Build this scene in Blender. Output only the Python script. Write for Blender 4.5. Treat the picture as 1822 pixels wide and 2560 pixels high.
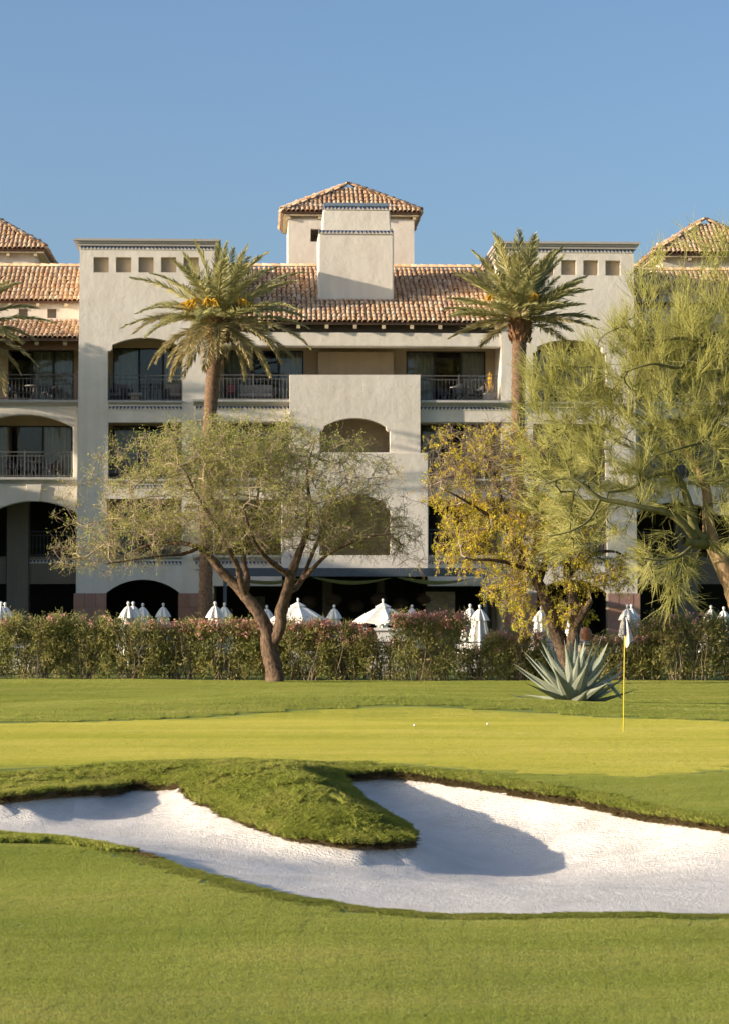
import bpy, bmesh, math, random
import numpy as np
from mathutils import Vector, Matrix, Euler
from mathutils.geometry import delaunay_2d_cdt, tessellate_polygon

for _o in list(bpy.data.objects):
    bpy.data.objects.remove(_o)
random.seed(7)
RNG = np.random.default_rng(7)
sc = bpy.context.scene
COL = sc.collection
R = math.radians

# ------------------------------------------------------------------ camera
FPX = 6044.0            # focal length in photograph pixels (1822 x 2560)
CAMZ = 2.4
PITCH = math.atan(225 / FPX)
cam = bpy.data.cameras.new('camera')
cam.sensor_fit = 'VERTICAL'
cam.sensor_height = 36.0
cam.lens = 85.0
cam.clip_start = 0.5
cam.clip_end = 3000
cam.dof.use_dof = True
cam.dof.focus_distance = 46.0
cam.dof.aperture_fstop = 3.6
camo = bpy.data.objects.new('camera', cam)
COL.objects.link(camo)
camo.location = (0, 0, CAMZ)
camo.rotation_euler = (R(90) + PITCH, 0, 0)
sc.camera = camo

# ------------------------------------------------------------------ sky, sun, exposure
SUN = Vector((-3.3, -1.0, 0.79)).normalized()
ELEV = math.asin(SUN.z)
w = bpy.data.worlds.new('World')
sc.world = w
w.use_nodes = True
nt = w.node_tree
sky = nt.nodes.new('ShaderNodeTexSky')
sky.sky_type = 'NISHITA'
sky.sun_disc = False
sky.sun_elevation = ELEV
sky.sun_rotation = math.atan2(SUN.x, SUN.y)
sky.altitude = 400
sky.air_density = 0.88
sky.dust_density = 4.0
sky.ozone_density = 2.8
bg = nt.nodes['Background']
bg.inputs['Strength'].default_value = 0.132
nt.links.new(sky.outputs[0], bg.inputs[0])
sl = bpy.data.lights.new('sun', 'SUN')
sl.energy = 4.5
sl.angle = R(0.6)
sl.color = (1.0, 0.85, 0.66)
slo = bpy.data.objects.new('sun', sl)
COL.objects.link(slo)
slo.location = (-60, -40, 40)
slo.rotation_euler = SUN.to_track_quat('Z', 'Y').to_euler()
sc.view_settings.view_transform = 'Standard'
sc.view_settings.look = 'None'
sc.view_settings.gamma = 1.0
sc.view_settings.exposure = 0.74

# ------------------------------------------------------------------ pixel -> place
_c, _s = math.cos(PITCH), math.sin(PITCH)
def ray(px, py):
    a = (px - 911) / FPX
    b = -(py - 1280) / FPX
    return Vector((a, _c - b * _s, _s + b * _c))
def at_y(px, py, Y):
    d = ray(px, py)
    return Vector((0, 0, CAMZ)) + d * (Y / d.y)
def at_z(px, py, z):
    d = ray(px, py)
    return Vector((0, 0, CAMZ)) + d * ((z - CAMZ) / d.z)
# building frame: u along the facade, v into the building
BA = R(2.6)
BO = Vector((0, 99, 0))
EU = Vector((math.cos(BA), math.sin(BA), 0))
EV = Vector((-math.sin(BA), math.cos(BA), 0))
def B(px, py, v):
    d = ray(px, py)
    o = Vector((0, 0, CAMZ))
    t = (v - (o - BO).dot(EV)) / d.dot(EV)
    p = o + d * t - BO
    return Vector((p.dot(EU), v, p.z))
def BU(px, v, py=1200):
    return B(px, py, v).x
def BZ(py, v, px=880):
    return B(px, py, v).z
def WB(u, v, z):
    return BO + EU * u + EV * v + Vector((0, 0, z))

# ------------------------------------------------------------------ object helpers
def link(o, parent=None):
    COL.objects.link(o)
    if parent is not None:
        o.parent = parent
    return o
def tag(o, label=None, cat=None, group=None, kind=None):
    if label: o['label'] = label
    if cat: o['category'] = cat
    if group: o['group'] = group
    if kind: o['kind'] = kind
    return o
def empty(name, loc=(0, 0, 0), rz=0, label=None, cat=None, group=None):
    o = bpy.data.objects.new(name, None)
    o.empty_display_size = 0.2
    o.location = loc
    o.rotation_euler = (0, 0, rz)
    link(o)
    return tag(o, label, cat, group)
def np_mesh(name, V, F, mats, smooth=False, midx=None):
    """V (n,3), F (m,k) all faces of one size k"""
    V = np.ascontiguousarray(V, dtype=np.float32)
    F = np.ascontiguousarray(F, dtype=np.int32)
    me = bpy.data.meshes.new(name)
    m, k = F.shape
    me.vertices.add(len(V)); me.vertices.foreach_set('co', V.ravel())
    me.loops.add(m * k); me.loops.foreach_set('vertex_index', F.ravel())
    me.polygons.add(m)
    me.polygons.foreach_set('loop_start', np.arange(0, m * k, k, dtype=np.int32))
    me.polygons.foreach_set('loop_total', np.full(m, k, dtype=np.int32))
    if smooth:
        me.polygons.foreach_set('use_smooth', np.ones(m, dtype=bool))
    for mt in (mats if isinstance(mats, (list, tuple)) else [mats]):
        me.materials.append(mt)
    if midx is not None:
        me.polygons.foreach_set('material_index', np.asarray(midx, dtype=np.int32))
    me.update(calc_edges=True)
    return me
def np_obj(name, V, F, mats, parent=None, smooth=False, midx=None):
    o = bpy.data.objects.new(name, np_mesh(name, V, F, mats, smooth, midx))
    return link(o, parent)

class MB:
    """collects shapes into one mesh"""
    def __init__(s):
        s.v = []; s.f = []; s.m = []; s.mi = 0
    def add(s, vs, fs):
        b = len(s.v)
        s.v += [tuple(p) for p in vs]
        s.f += [tuple(i + b for i in f) for f in fs]
        s.m += [s.mi] * len(fs)
        return s
    def box(s, x0, x1, y0, y1, z0, z1):
        vs = [(x, y, z) for x in (x0, x1) for y in (y0, y1) for z in (z0, z1)]
        return s.add(vs, [(0, 1, 3, 2), (4, 6, 7, 5), (0, 4, 5, 1), (2, 3, 7, 6), (0, 2, 6, 4), (1, 5, 7, 3)])
    def taper(s, c0, h0, c1, h1):
        """frustum between rectangle (centre c0, half sizes h0) and (c1, h1)"""
        vs = []
        for c, h in ((c0, h0), (c1, h1)):
            vs += [(c[0] + a * h[0], c[1] + b * h[1], c[2]) for a, b in ((-1, -1), (1, -1), (1, 1), (-1, 1))]
        return s.add(vs, [(3, 2, 1, 0), (4, 5, 6, 7), (0, 1, 5, 4), (1, 2, 6, 5), (2, 3, 7, 6), (3, 0, 4, 7)])
    def tube(s, pts, rad, n=8, cap=True):
        pts = [Vector(p) for p in pts]
        if not isinstance(rad, (list, tuple)): rad = [rad] * len(pts)
        vs = []; ref = Vector((0.31, 0.95, 0.05))
        for i, p in enumerate(pts):
            d = (pts[min(i + 1, len(pts) - 1)] - pts[max(i - 1, 0)]).normalized()
            a = d.cross(ref)
            if a.length < .15: a = d.cross(Vector((1, 0, .2)))
            a.normalize(); b = d.cross(a)
            for k in range(n):
                t = 2 * math.pi * k / n
                vs.append(p + (a * math.cos(t) + b * math.sin(t)) * rad[i])
        fs = []
        for i in range(len(pts) - 1):
            for k in range(n):
                fs.append((i * n + k, i * n + (k + 1) % n, (i + 1) * n + (k + 1) % n, (i + 1) * n + k))
        if cap:
            fs.append(tuple(range(n - 1, -1, -1)))
            e = (len(pts) - 1) * n
            fs.append(tuple(range(e, e + n)))
        return s.add(vs, fs)
    def lathe(s, prof, c=(0, 0, 0), n=16, fold=None):
        """prof: (radius, z); fold(k angle, i)-> radius factor"""
        vs = []; fs = []
        for i, (r, z) in enumerate(prof):
            for k in range(n):
                t = 2 * math.pi * k / n
                q = r * (fold(t, i) if fold else 1)
                vs.append((c[0] + q * math.cos(t), c[1] + q * math.sin(t), c[2] + z))
        for i in range(len(prof) - 1):
            for k in range(n):
                fs.append((i * n + k, i * n + (k + 1) % n, (i + 1) * n + (k + 1) % n, (i + 1) * n + k))
        return s.add(vs, fs)
    def prism(s, outline, holes, v0, v1):
        """outline/holes: (u, z) loops, extruded from v0 to v1"""
        loops = [outline] + list(holes)
        flat = [p for l in loops for p in l]
        tris = tessellate_polygon([[Vector((p[0], p[1], 0)) for p in l] for l in loops])
        n = len(flat)
        vs = [(p[0], v0, p[1]) for p in flat] + [(p[0], v1, p[1]) for p in flat]
        fs = [tuple(t) for t in tris] + [tuple(n + i for i in reversed(t)) for t in tris]
        b = 0
        for l in loops:
            m = len(l)
            for i in range(m):
                j = (i + 1) % m
                fs.append((b + i, b + j, n + b + j, n + b + i))
            b += m
        return s.add(vs, fs)
    def build(s, name, mats, parent=None, smooth=False, bevel=0, segs=2, fix=True):
        me = bpy.data.meshes.new(name)
        me.from_pydata(s.v, [], s.f)
        for mt in (mats if isinstance(mats, (list, tuple)) else [mats]):
            me.materials.append(mt)
        me.polygons.foreach_set('material_index', s.m)
        if fix:
            bm = bmesh.new(); bm.from_mesh(me)
            bmesh.ops.recalc_face_normals(bm, faces=bm.faces)
            bm.to_mesh(me); bm.free()
        if smooth:
            me.polygons.foreach_set('use_smooth', [True] * len(me.polygons))
        me.update()
        o = bpy.data.objects.new(name, me)
        link(o, parent)
        if bevel:
            md = o.modifiers.new('bevel', 'BEVEL')
            md.width = bevel; md.segments = segs; md.limit_method = 'ANGLE'; md.angle_limit = R(35)
        return o

# ------------------------------------------------------------------ materials
def new_mat(name):
    m = bpy.data.materials.new(name); m.use_nodes = True
    t = m.node_tree
    return m, t, t.nodes['Principled BSDF'], t.nodes['Material Output']
def N(t, kind, **kw):
    n = t.nodes.new(kind)
    for k, v in kw.items(): setattr(n, k, v)
    return n
def ramp(t, stops):
    n = t.nodes.new('ShaderNodeValToRGB')
    e = n.color_ramp.elements
    while len(e) < len(stops): e.new(0.5)
    for i, (p, c) in enumerate(stops):
        e[i].position = p; e[i].color = (*c, 1)
    return n
def noise(t, scale, detail=4, rough=0.55, coord='Position', vec=None, stretch=None):
    n = t.nodes.new('ShaderNodeTexNoise')
    n.inputs['Scale'].default_value = scale
    n.inputs['Detail'].default_value = detail
    n.inputs['Roughness'].default_value = rough
    if vec is None:
        if coord == 'Position':
            vec = N(t, 'ShaderNodeNewGeometry').outputs['Position']
        else:
            vec = N(t, 'ShaderNodeTexCoord').outputs['Object']
    if stretch:
        mp = N(t, 'ShaderNodeMapping'); mp.inputs['Scale'].default_value = stretch
        t.links.new(vec, mp.inputs['Vector']); vec = mp.outputs[0]
    t.links.new(vec, n.inputs['Vector'])
    return n
def plain(name, col, rough=0.6, metal=0.0, var=0.12, scale=6.0, bump=0.0, bscale=40.0, spec=0.4, stretch=None):
    m, t, p, out = new_mat(name)
    p.inputs['Roughness'].default_value = rough
    p.inputs['Metallic'].default_value = metal
    p.inputs['Specular IOR Level'].default_value = spec
    n = noise(t, scale, 5, stretch=stretch)
    r = ramp(t, [(0.3, [c * (1 - var) for c in col]), (0.7, [min(1, c * (1 + var)) for c in col])])
    t.links.new(n.outputs['Fac'], r.inputs[0])
    t.links.new(r.outputs[0], p.inputs['Base Color'])
    if bump:
        b = N(t, 'ShaderNodeBump'); b.inputs['Strength'].default_value = bump; b.inputs['Distance'].default_value = 0.02
        n2 = noise(t, bscale, 4)
        t.links.new(n2.outputs['Fac'], b.inputs['Height']); t.links.new(b.outputs[0], p.inputs['Normal'])
    return m
def island_random(t):
    """a random value for each loose piece and each object"""
    a = N(t, 'ShaderNodeNewGeometry').outputs['Random Per Island']
    b = N(t, 'ShaderNodeObjectInfo').outputs['Random']
    s = N(t, 'ShaderNodeMath', operation='ADD'); t.links.new(a, s.inputs[0]); t.links.new(b, s.inputs[1])
    f = N(t, 'ShaderNodeMath', operation='FRACT'); t.links.new(s.outputs[0], f.inputs[0])
    return f.outputs[0]
def foliage(name, stops, nscale=1.2, mixr=0.55, trans=0.35, rough=0.55, spec=0.25):
    """leaf material: colour from a mix of position noise and a random value per leaf"""
    m, t, p, out = new_mat(name)
    ir = island_random(t)
    n = noise(t, nscale, 3)
    n.noise_dimensions = '3D'
    st = N(t, 'ShaderNodeMapRange'); st.inputs[1].default_value = 0.3; st.inputs[2].default_value = 0.7
    t.links.new(n.outputs['Fac'], st.inputs[0])
    mx = N(t, 'ShaderNodeMix'); mx.inputs[0].default_value = mixr
    t.links.new(st.outputs[0], mx.inputs[2]); t.links.new(ir, mx.inputs[3])
    r = ramp(t, stops)
    t.links.new(mx.outputs[0], r.inputs[0])
    p.inputs['Roughness'].default_value = rough
    p.inputs['Specular IOR Level'].default_value = spec
    t.links.new(r.outputs[0], p.inputs['Base Color'])
    tr = N(t, 'ShaderNodeBsdfTranslucent'); t.links.new(r.outputs[0], tr.inputs['Color'])
    ms = N(t, 'ShaderNodeMixShader'); ms.inputs[0].default_value = trans
    t.links.new(p.outputs[0], ms.inputs[1]); t.links.new(tr.outputs[0], ms.inputs[2])
    t.links.new(ms.outputs[0], out.inputs['Surface'])
    return m

def stucco_mat(name, c0, c1):
    m, t, p, out = new_mat(name)
    p.inputs['Roughness'].default_value = 0.85; p.inputs['Specular IOR Level'].default_value = 0.2
    n = noise(t, 0.9, 6, 0.6)
    st = noise(t, 1.0, 4, 0.6, stretch=(3.2, 3.2, 0.28))      # rain streaks running down
    mx = N(t, 'ShaderNodeMix'); mx.inputs[0].default_value = 0.5
    t.links.new(n.outputs['Fac'], mx.inputs[2]); t.links.new(st.outputs['Fac'], mx.inputs[3])
    r = ramp(t, [(0.36, c0), (0.62, c1)])
    t.links.new(mx.outputs[0], r.inputs[0]); t.links.new(r.outputs[0], p.inputs['Base Color'])
    b = N(t, 'ShaderNodeBump'); b.inputs['Strength'].default_value = 0.55; b.inputs['Distance'].default_value = 0.05
    n2 = noise(t, 2.2, 7, 0.62)
    t.links.new(n2.outputs['Fac'], b.inputs['Height']); t.links.new(b.outputs[0], p.inputs['Normal'])
    return m
M = {}
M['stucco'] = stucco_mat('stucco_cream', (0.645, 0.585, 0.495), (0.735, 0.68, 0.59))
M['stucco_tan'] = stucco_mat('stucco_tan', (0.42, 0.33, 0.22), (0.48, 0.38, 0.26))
M['stucco_shaded'] = stucco_mat('stucco_shaded', (0.20, 0.175, 0.14), (0.24, 0.21, 0.17))  # stucco darkened so its colour carries the deep shade inside the arcade
M['ledge'] = plain('ledge_cast_stone', (0.44, 0.43, 0.40), 0.8, var=0.10, bump=0.2)
M['cornice'] = plain('cornice_cast_stone', (0.40, 0.37, 0.34), 0.8, var=0.10, bump=0.2, stretch=(0.3, 0.3, 6))
M['tile_cream'] = plain('tile_cream', (0.62, 0.56, 0.46), 0.4)
M['tile_blue'] = plain('tile_blue', (0.035, 0.06, 0.17), 0.35)
M['cap_blue'] = plain('chimney_cap_blue_grey', (0.16, 0.22, 0.30), 0.6)
M['wood_dark'] = plain('wood_dark_stain', (0.075, 0.055, 0.042), 0.75, var=0.35, stretch=(1, 1, 12))
M['wood_brown'] = plain('wood_brown_stain', (0.16, 0.09, 0.05), 0.75, var=0.3, stretch=(1, 1, 12))
M['wood_tail'] = plain('rafter_cream_paint', (0.52, 0.43, 0.28), 0.75, var=0.2)
M['iron'] = plain('wrought_iron', (0.11, 0.105, 0.10), 0.45, var=0.15, spec=0.5)
M['bronze'] = plain('bronze_frame', (0.025, 0.024, 0.024), 0.5)
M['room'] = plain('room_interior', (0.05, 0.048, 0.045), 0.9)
M['curtain'] = plain('curtain_cloth', (0.70, 0.68, 0.62), 0.9, var=0.08)
M['steel_blue'] = plain('steel_blue_paint', (0.065, 0.085, 0.11), 0.6, var=0.1)
M['stone_panel'] = None
M['white_cloth'] = plain('umbrella_canvas', (0.80, 0.77, 0.70), 0.85, var=0.05)
M['white_paint'] = plain('white_paint', (0.78, 0.77, 0.74), 0.6, var=0.05)
M['pole_wood'] = plain('pole_painted', (0.6, 0.58, 0.54), 0.5)
M['terracotta'] = plain('terracotta_clay', (0.42, 0.17, 0.075), 0.8, var=0.25, scale=9, bump=0.3)
M['bark_dark'] = None
def stone_mat(name, stops, bump=0.4):
    m, t, p, out = new_mat(name)
    p.inputs['Roughness'].default_value = 0.85
    ir = island_random(t)
    r = ramp(t, stops); t.links.new(ir, r.inputs[0])
    n = noise(t, 5, 5)
    mul = N(t, 'ShaderNodeMix', data_type='RGBA', blend_type='MULTIPLY'); mul.inputs[0].default_value = 0.45
    t.links.new(r.outputs[0], mul.inputs[6]); t.links.new(n.outputs['Color'], mul.inputs[7])
    t.links.new(mul.outputs[2], p.inputs['Base Color'])
    b = N(t, 'ShaderNodeBump'); b.inputs['Strength'].default_value = bump; b.inputs['Distance'].default_value = 0.02
    n2 = noise(t, 14, 5); t.links.new(n2.outputs['Fac'], b.inputs['Height']); t.links.new(b.outputs[0], p.inputs['Normal'])
    return m
M['stone_panel'] = stone_mat('red_sandstone', [(0, (0.40, 0.21, 0.14)), (0.35, (0.50, 0.29, 0.20)), (0.7, (0.44, 0.25, 0.19)), (1, (0.36, 0.23, 0.19))])
M['ledgestone'] = stone_mat('ledgestone', [(0, (0.36, 0.27, 0.17)), (0.5, (0.45, 0.36, 0.25)), (1, (0.28, 0.23, 0.18))])
M['clay_tile'] = None
def tile_mat():
    m, t, p, out = new_mat('clay_roof_tile')
    p.inputs['Roughness'].default_value = 0.8; p.inputs['Specular IOR Level'].default_value = 0.25
    ir = island_random(t)
    r = ramp(t, [(0, (0.50, 0.31, 0.18)), (0.25, (0.64, 0.41, 0.23)), (0.45, (0.60, 0.43, 0.28)), (0.62, (0.70, 0.54, 0.37)), (0.8, (0.56, 0.34, 0.20)), (1, (0.44, 0.30, 0.22))])
    t.links.new(ir, r.inputs[0])
    n = noise(t, 9, 5, 0.65)
    mul = N(t, 'ShaderNodeMix', data_type='RGBA', blend_type='MULTIPLY'); mul.inputs[0].default_value = 0.55
    rr = ramp(t, [(0.3, (0.6, 0.58, 0.56)), (0.65, (1, 1, 1))]); t.links.new(n.outputs['Fac'], rr.inputs[0])
    t.links.new(r.outputs[0], mul.inputs[6]); t.links.new(rr.outputs[0], mul.inputs[7])
    t.links.new(mul.outputs[2], p.inputs['Base Color'])
    return m
M['clay_tile'] = tile_mat()
M['clay_pan'] = plain('clay_pan_tile', (0.16, 0.095, 0.07), 0.9, var=0.3, scale=12)
def glass_mat():
    m, t, p, out = new_mat('window_glass')
    tr = N(t, 'ShaderNodeBsdfTransparent'); tr.inputs['Color'].default_value = (0.80, 0.82, 0.82, 1)
    gl = N(t, 'ShaderNodeBsdfGlossy'); gl.inputs['Roughness'].default_value = 0.015
    fr = N(t, 'ShaderNodeFresnel'); fr.inputs['IOR'].default_value = 1.6
    mx = N(t, 'ShaderNodeMixShader')
    t.links.new(fr.outputs[0], mx.inputs[0]); t.links.new(tr.outputs[0], mx.inputs[1]); t.links.new(gl.outputs[0], mx.inputs[2])
    t.links.new(mx.outputs[0], out.inputs['Surface'])
    return m
M['glass'] = glass_mat()
def bark_mat(name, c0, c1, scale=9, stretch=(1, 1, 0.35), bump=0.8):
    m, t, p, out = new_mat(name)
    p.inputs['Roughness'].default_value = 0.9; p.inputs['Specular IOR Level'].default_value = 0.15
    n = noise(t, scale, 6, 0.65, stretch=stretch)
    r = ramp(t, [(0.35, c0), (0.65, c1)])
    t.links.new(n.outputs['Fac'], r.inputs[0]); t.links.new(r.outputs[0], p.inputs['Base Color'])
    b = N(t, 'ShaderNodeBump'); b.inputs['Strength'].default_value = bump; b.inputs['Distance'].default_value = 0.04
    t.links.new(n.outputs['Fac'], b.inputs['Height']); t.links.new(b.outputs[0], p.inputs['Normal'])
    return m
M['bark_mesquite'] = bark_mat('mesquite_bark', (0.055, 0.036, 0.025), (0.22, 0.145, 0.095), 14, (1, 1, 0.5), 1.0)
M['bark_yellow'] = bark_mat('acacia_bark', (0.04, 0.028, 0.02), (0.17, 0.115, 0.075), 14, (1, 1, 0.5), 1.0)
M['bark_verde'] = bark_mat('palo_verde_bark', (0.10, 0.10, 0.035), (0.20, 0.185, 0.075), 5, (1, 1, 0.5), 0.3)
M['bark_verde_old'] = bark_mat('palo_verde_old_bark', (0.22, 0.14, 0.07), (0.42, 0.29, 0.16), 7)
M['twig_mesquite'] = plain('mesquite_twigs', (0.34, 0.26, 0.175), 0.85, var=0.35, scale=1.5)
M['twig_yellow'] = plain('acacia_twigs', (0.28, 0.21, 0.145), 0.85, var=0.35, scale=1.5)
M['palm_trunk'] = bark_mat('palm_trunk_bark', (0.07, 0.042, 0.028), (0.30, 0.19, 0.115), 16, (1, 1, 1.6), 0.6)
M['palm_boot'] = bark_mat('palm_leaf_bases', (0.13, 0.065, 0.035), (0.30, 0.16, 0.08), 8, (1, 1, 0.5), 0.6)
M['palm_leaf'] = foliage('palm_leaflets', [(0.0, (0.22, 0.23, 0.085)), (0.4, (0.37, 0.355, 0.14)), (0.75, (0.50, 0.46, 0.19)), (1, (0.62, 0.53, 0.25))], 0.7, 0.6, 0.38, 0.45, 0.4)
M['palm_leaf_dry'] = foliage('palm_leaflets_yellowing', [(0.0, (0.26, 0.24, 0.10)), (0.5, (0.42, 0.35, 0.16)), (1, (0.54, 0.43, 0.21))], 0.7, 0.6, 0.25, 0.5)
M['palm_rachis'] = plain('palm_rachis', (0.36, 0.30, 0.12), 0.6, var=0.2)
M['palm_flower'] = plain('palm_fruit_stalks', (0.62, 0.38, 0.035), 0.6, var=0.3, scale=10)
M['agave'] = None
# ================================================================== TERRAIN
def interp_poly(pts, step):
    """Catmull-Rom through a closed list of tuples, resampled"""
    P = np.array(pts, dtype=float); n = len(P); out = []
    for i in range(n):
        p0, p1, p2, p3 = P[i - 1], P[i], P[(i + 1) % n], P[(i + 2) % n]
        m = max(2, int(np.linalg.norm((p2 - p1)[:2]) / step))
        for k in range(m):
            t = k / m
            out.append(0.5 * ((2 * p1) + (-p0 + p2) * t + (2 * p0 - 5 * p1 + 4 * p2 - p3) * t * t + (-p0 + 3 * p1 - 3 * p2 + p3) * t ** 3))
    return np.array(out)
def bp(px, py, ze, lip, far=True):
    q = at_z(px, py, ze - lip if far else ze)
    return (q.x, q.y, ze, lip)
bunker_pts = []
for px, py, ze in [(0, 2089, -.34), (168, 2105, -.36), (280, 2124, -.38), (370, 2143, -.40), (449, 2171, -.42), (561, 2206, -.45), (673, 2233, -.47), (785, 2250, -.49), (954, 2271, -.52), (1122, 2283, -.53), (1346, 2289, -.54), (1571, 2290, -.55), (1822, 2291, -.56), (2020, 2284, -.56)]:
    bunker_pts.append(bp(px, py, ze, 0.05, False))
bunker_pts += [(4.9, 22.8, -.52, .06), (5.7, 23.9, -.46, .08), (5.8, 25.2, -.40, .10)]
for px, py, ze, lip in [(2030, 2112, -.30, .10), (1822, 2083, -.24, .10), (1683, 2062, -.22, .10), (1571, 2044, -.20, .12), (1459, 2023, -.18, .13), (1346, 2003, -.13, .13), (1234, 1980, -.09, .11), (1122, 1963, -.06, .12), (1010, 1952, -.04, .13), (920, 1951, -.03, .13), (850, 1957, -.05, .12),
                        (862, 1984, -.16, .10), (900, 2020, -.24, .10), (948, 2053, -.31, .10), (995, 2085, -.38, .12), (1018, 2108, -.42, .12), (1000, 2122, -.44, .12), (935, 2127, -.45, .11), (850, 2122, -.44, .09), (760, 2106, -.41, .06), (690, 2086, -.37, .05), (628, 2064, -.32, .05), (561, 2031, -.26, .05), (500, 2004, -.21, .06), (440, 1982, -.17, .08), (385, 1976, -.15, .11), (315, 1980, -.15, .13), (224, 1989, -.15, .11), (112, 2002, -.16, .11), (0, 2014, -.19, .11), (-120, 2024, -.24, .14), (-260, 2034, -.30, .12)]:
    bunker_pts.append(bp(px, py, ze, lip, True))
bunker_pts += [(-6.3, 30.4, -.22, .12), (-5.9, 29.2, -.14, .10), (-5.2, 28.6, -.20, .06)]
BK = interp_poly(bunker_pts, 0.09)
for i in range(len(BK)):
    a = i * 0.9
    BK[i, 0] += 0.014 * math.sin(a * 1.7) + 0.012 * RNG.normal() + 0.02 * math.sin(a * .31)
    BK[i, 1] += 0.025 * math.sin(a * 0.83 + 1) + 0.018 * RNG.normal()
BK2 = BK[:, :2]

green_px = [(-300, 1925), (0, 1916), (337, 1905), (730, 1902), (1010, 1913), (1234, 1928), (1459, 1936), (1627, 1938), (1750, 1932), (1822, 1921), (1960, 1890), (2040, 1850), (1990, 1818), (1822, 1802), (1515, 1793), (1346, 1787), (1010, 1782), (673, 1787), (337, 1799), (0, 1809), (-300, 1822), (-480, 1850), (-480, 1895)]
GP = interp_poly([tuple(at_z(x, y, 0.0))[:2] for x, y in green_px], 0.3)

def sdf(P, poly, signed=True):
    """distance to a closed polygon, negative inside; also index of the nearest vertex"""
    P = np.asarray(P, float)
    A = poly; Bq = np.roll(poly, -1, axis=0)
    best = np.full(len(P), 1e9); idx = np.zeros(len(P), int); ins = np.zeros(len(P), bool)
    for i in range(len(A)):
        a = A[i]; b = Bq[i]; ab = b - a
        t = np.clip(((P - a) @ ab) / (ab @ ab + 1e-12), 0, 1)
        d = np.hypot(P[:, 0] - a[0] - t * ab[0], P[:, 1] - a[1] - t * ab[1])
        k = d < best
        best[k] = d[k]; idx[k] = i
        c = (a[1] > P[:, 1]) != (b[1] > P[:, 1])
        if abs(ab[1]) > 1e-12:
            x = a[0] + (P[:, 1] - a[1]) * ab[0] / ab[1]
            ins ^= c & (P[:, 0] < x)
    return np.where(ins, -best, best), idx

# control points of the turf surface
CP = [(x, y, z) for x, y, z, l in bunker_pts]
for x in (-14, -9, -5, -2, 1, 4, 8, 13):
    for y in (38.5, 43, 48, 51):
        CP.append((x, y, 0.0))
    CP.append((x, 36.3, -0.005 if -4.5 < x < 1.2 else -0.02))
CP += [(-3.0, 34.6, .0), (-2.4, 33.6, .02), (-1.6, 33.9, .07), (-1.0, 33.2, .10), (-.75, 32.2, .05), (-.45, 31.0, -.05), (-.05, 29.6, -.22), (-1.3, 31.7, -.05), (-.85, 34.3, .09),
       (2.6, 33.0, -.06), (4.4, 31.4, -.10), (6.5, 30.0, -.14), (8.5, 28, -.2), (-7.5, 34, -.12), (-8.5, 30.5, -.20), (-8.2, 28, -.0), (-6.5, 28.3, .02), (-6.9, 29.4, .02)]
for x in (-9, -4, 0, 4, 9):
    CP += [(x, 17.5, -.70), (x, 12.5, -.80), (x, 6, -.85), (x, 20.5, -.62)]
CP += [(-6, 25.2, -.46), (-4, 24.3, -.48), (-8, 23, -.52), (7, 22, -.6), (8.5, 24, -.45)]
for x, a, b, c, d in [(-14, .0, -.10, .10, .05), (-9, .02, -.10, .16, .06), (-5, .12, .10, .10, .03), (-2, .23, .24, .06, .0), (1, .25, .20, .05, .0), (3.4, .19, .06, .03, .0), (5.5, .13, .0, .02, 0), (8, .05, -.02, .02, 0), (11, .01, .0, .02, 0), (14, .0, .0, .02, 0)]:
    CP += [(x, 54, a), (x, 57.5, b), (x, 66, c), (x, 72.5, d)]
CP += [(x, 80, 0) for x in (-16, -8, 0, 8, 16)]
CP = np.array(CP)
def tps_fit(CP, lam=1e-3):
    X = CP[:, :2] / 10; n = len(X)
    d = np.linalg.norm(X[:, None] - X[None], axis=2)
    K = np.where(d > 0, d * d * np.log(d + 1e-12), 0) + lam * np.eye(n)
    P = np.c_[np.ones(n), X]
    A = np.block([[K, P], [P.T, np.zeros((3, 3))]])
    return np.linalg.solve(A, np.r_[CP[:, 2], 0, 0, 0])
TW = tps_fit(CP)
def smoothstep(a, b, x):
    t = np.clip((x - a) / (b - a), 0, 1); return t * t * (3 - 2 * t)
def turf(P):
    P = np.asarray(P, float)
    Q = P.copy(); Q[:, 0] = np.clip(Q[:, 0], -17, 17); Q[:, 1] = np.clip(Q[:, 1], 6, 82)
    X = Q / 10; C = CP[:, :2] / 10
    z = np.empty(len(P))
    for s in range(0, len(P), 20000):
        x = X[s:s + 20000]
        d = np.linalg.norm(x[:, None] - C[None], axis=2)
        K = np.where(d > 0, d * d * np.log(d + 1e-12), 0)
        z[s:s + 20000] = K @ TW[:len(C)] + TW[len(C)] + x @ TW[len(C) + 1:]
    und = 0.012 * np.sin(Q[:, 0] * 1.9 + Q[:, 1] * .7) + 0.010 * np.sin(Q[:, 1] * 1.3 - Q[:, 0] * .8)
    z = z + und * (Q[:, 1] < 36) + 0.4 * und * (Q[:, 1] >= 36)
    far = smoothstep(11, 17, np.abs(P[:, 0])) * smoothstep(20, 40, P[:, 1])
    z = z * (1 - far)
    return np.where(P[:, 1] > 76, z * (1 - smoothstep(74, 80, P[:, 1])), z)
def turf1(x, y):
    return float(turf(np.array([[x, y]]))[0])

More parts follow.
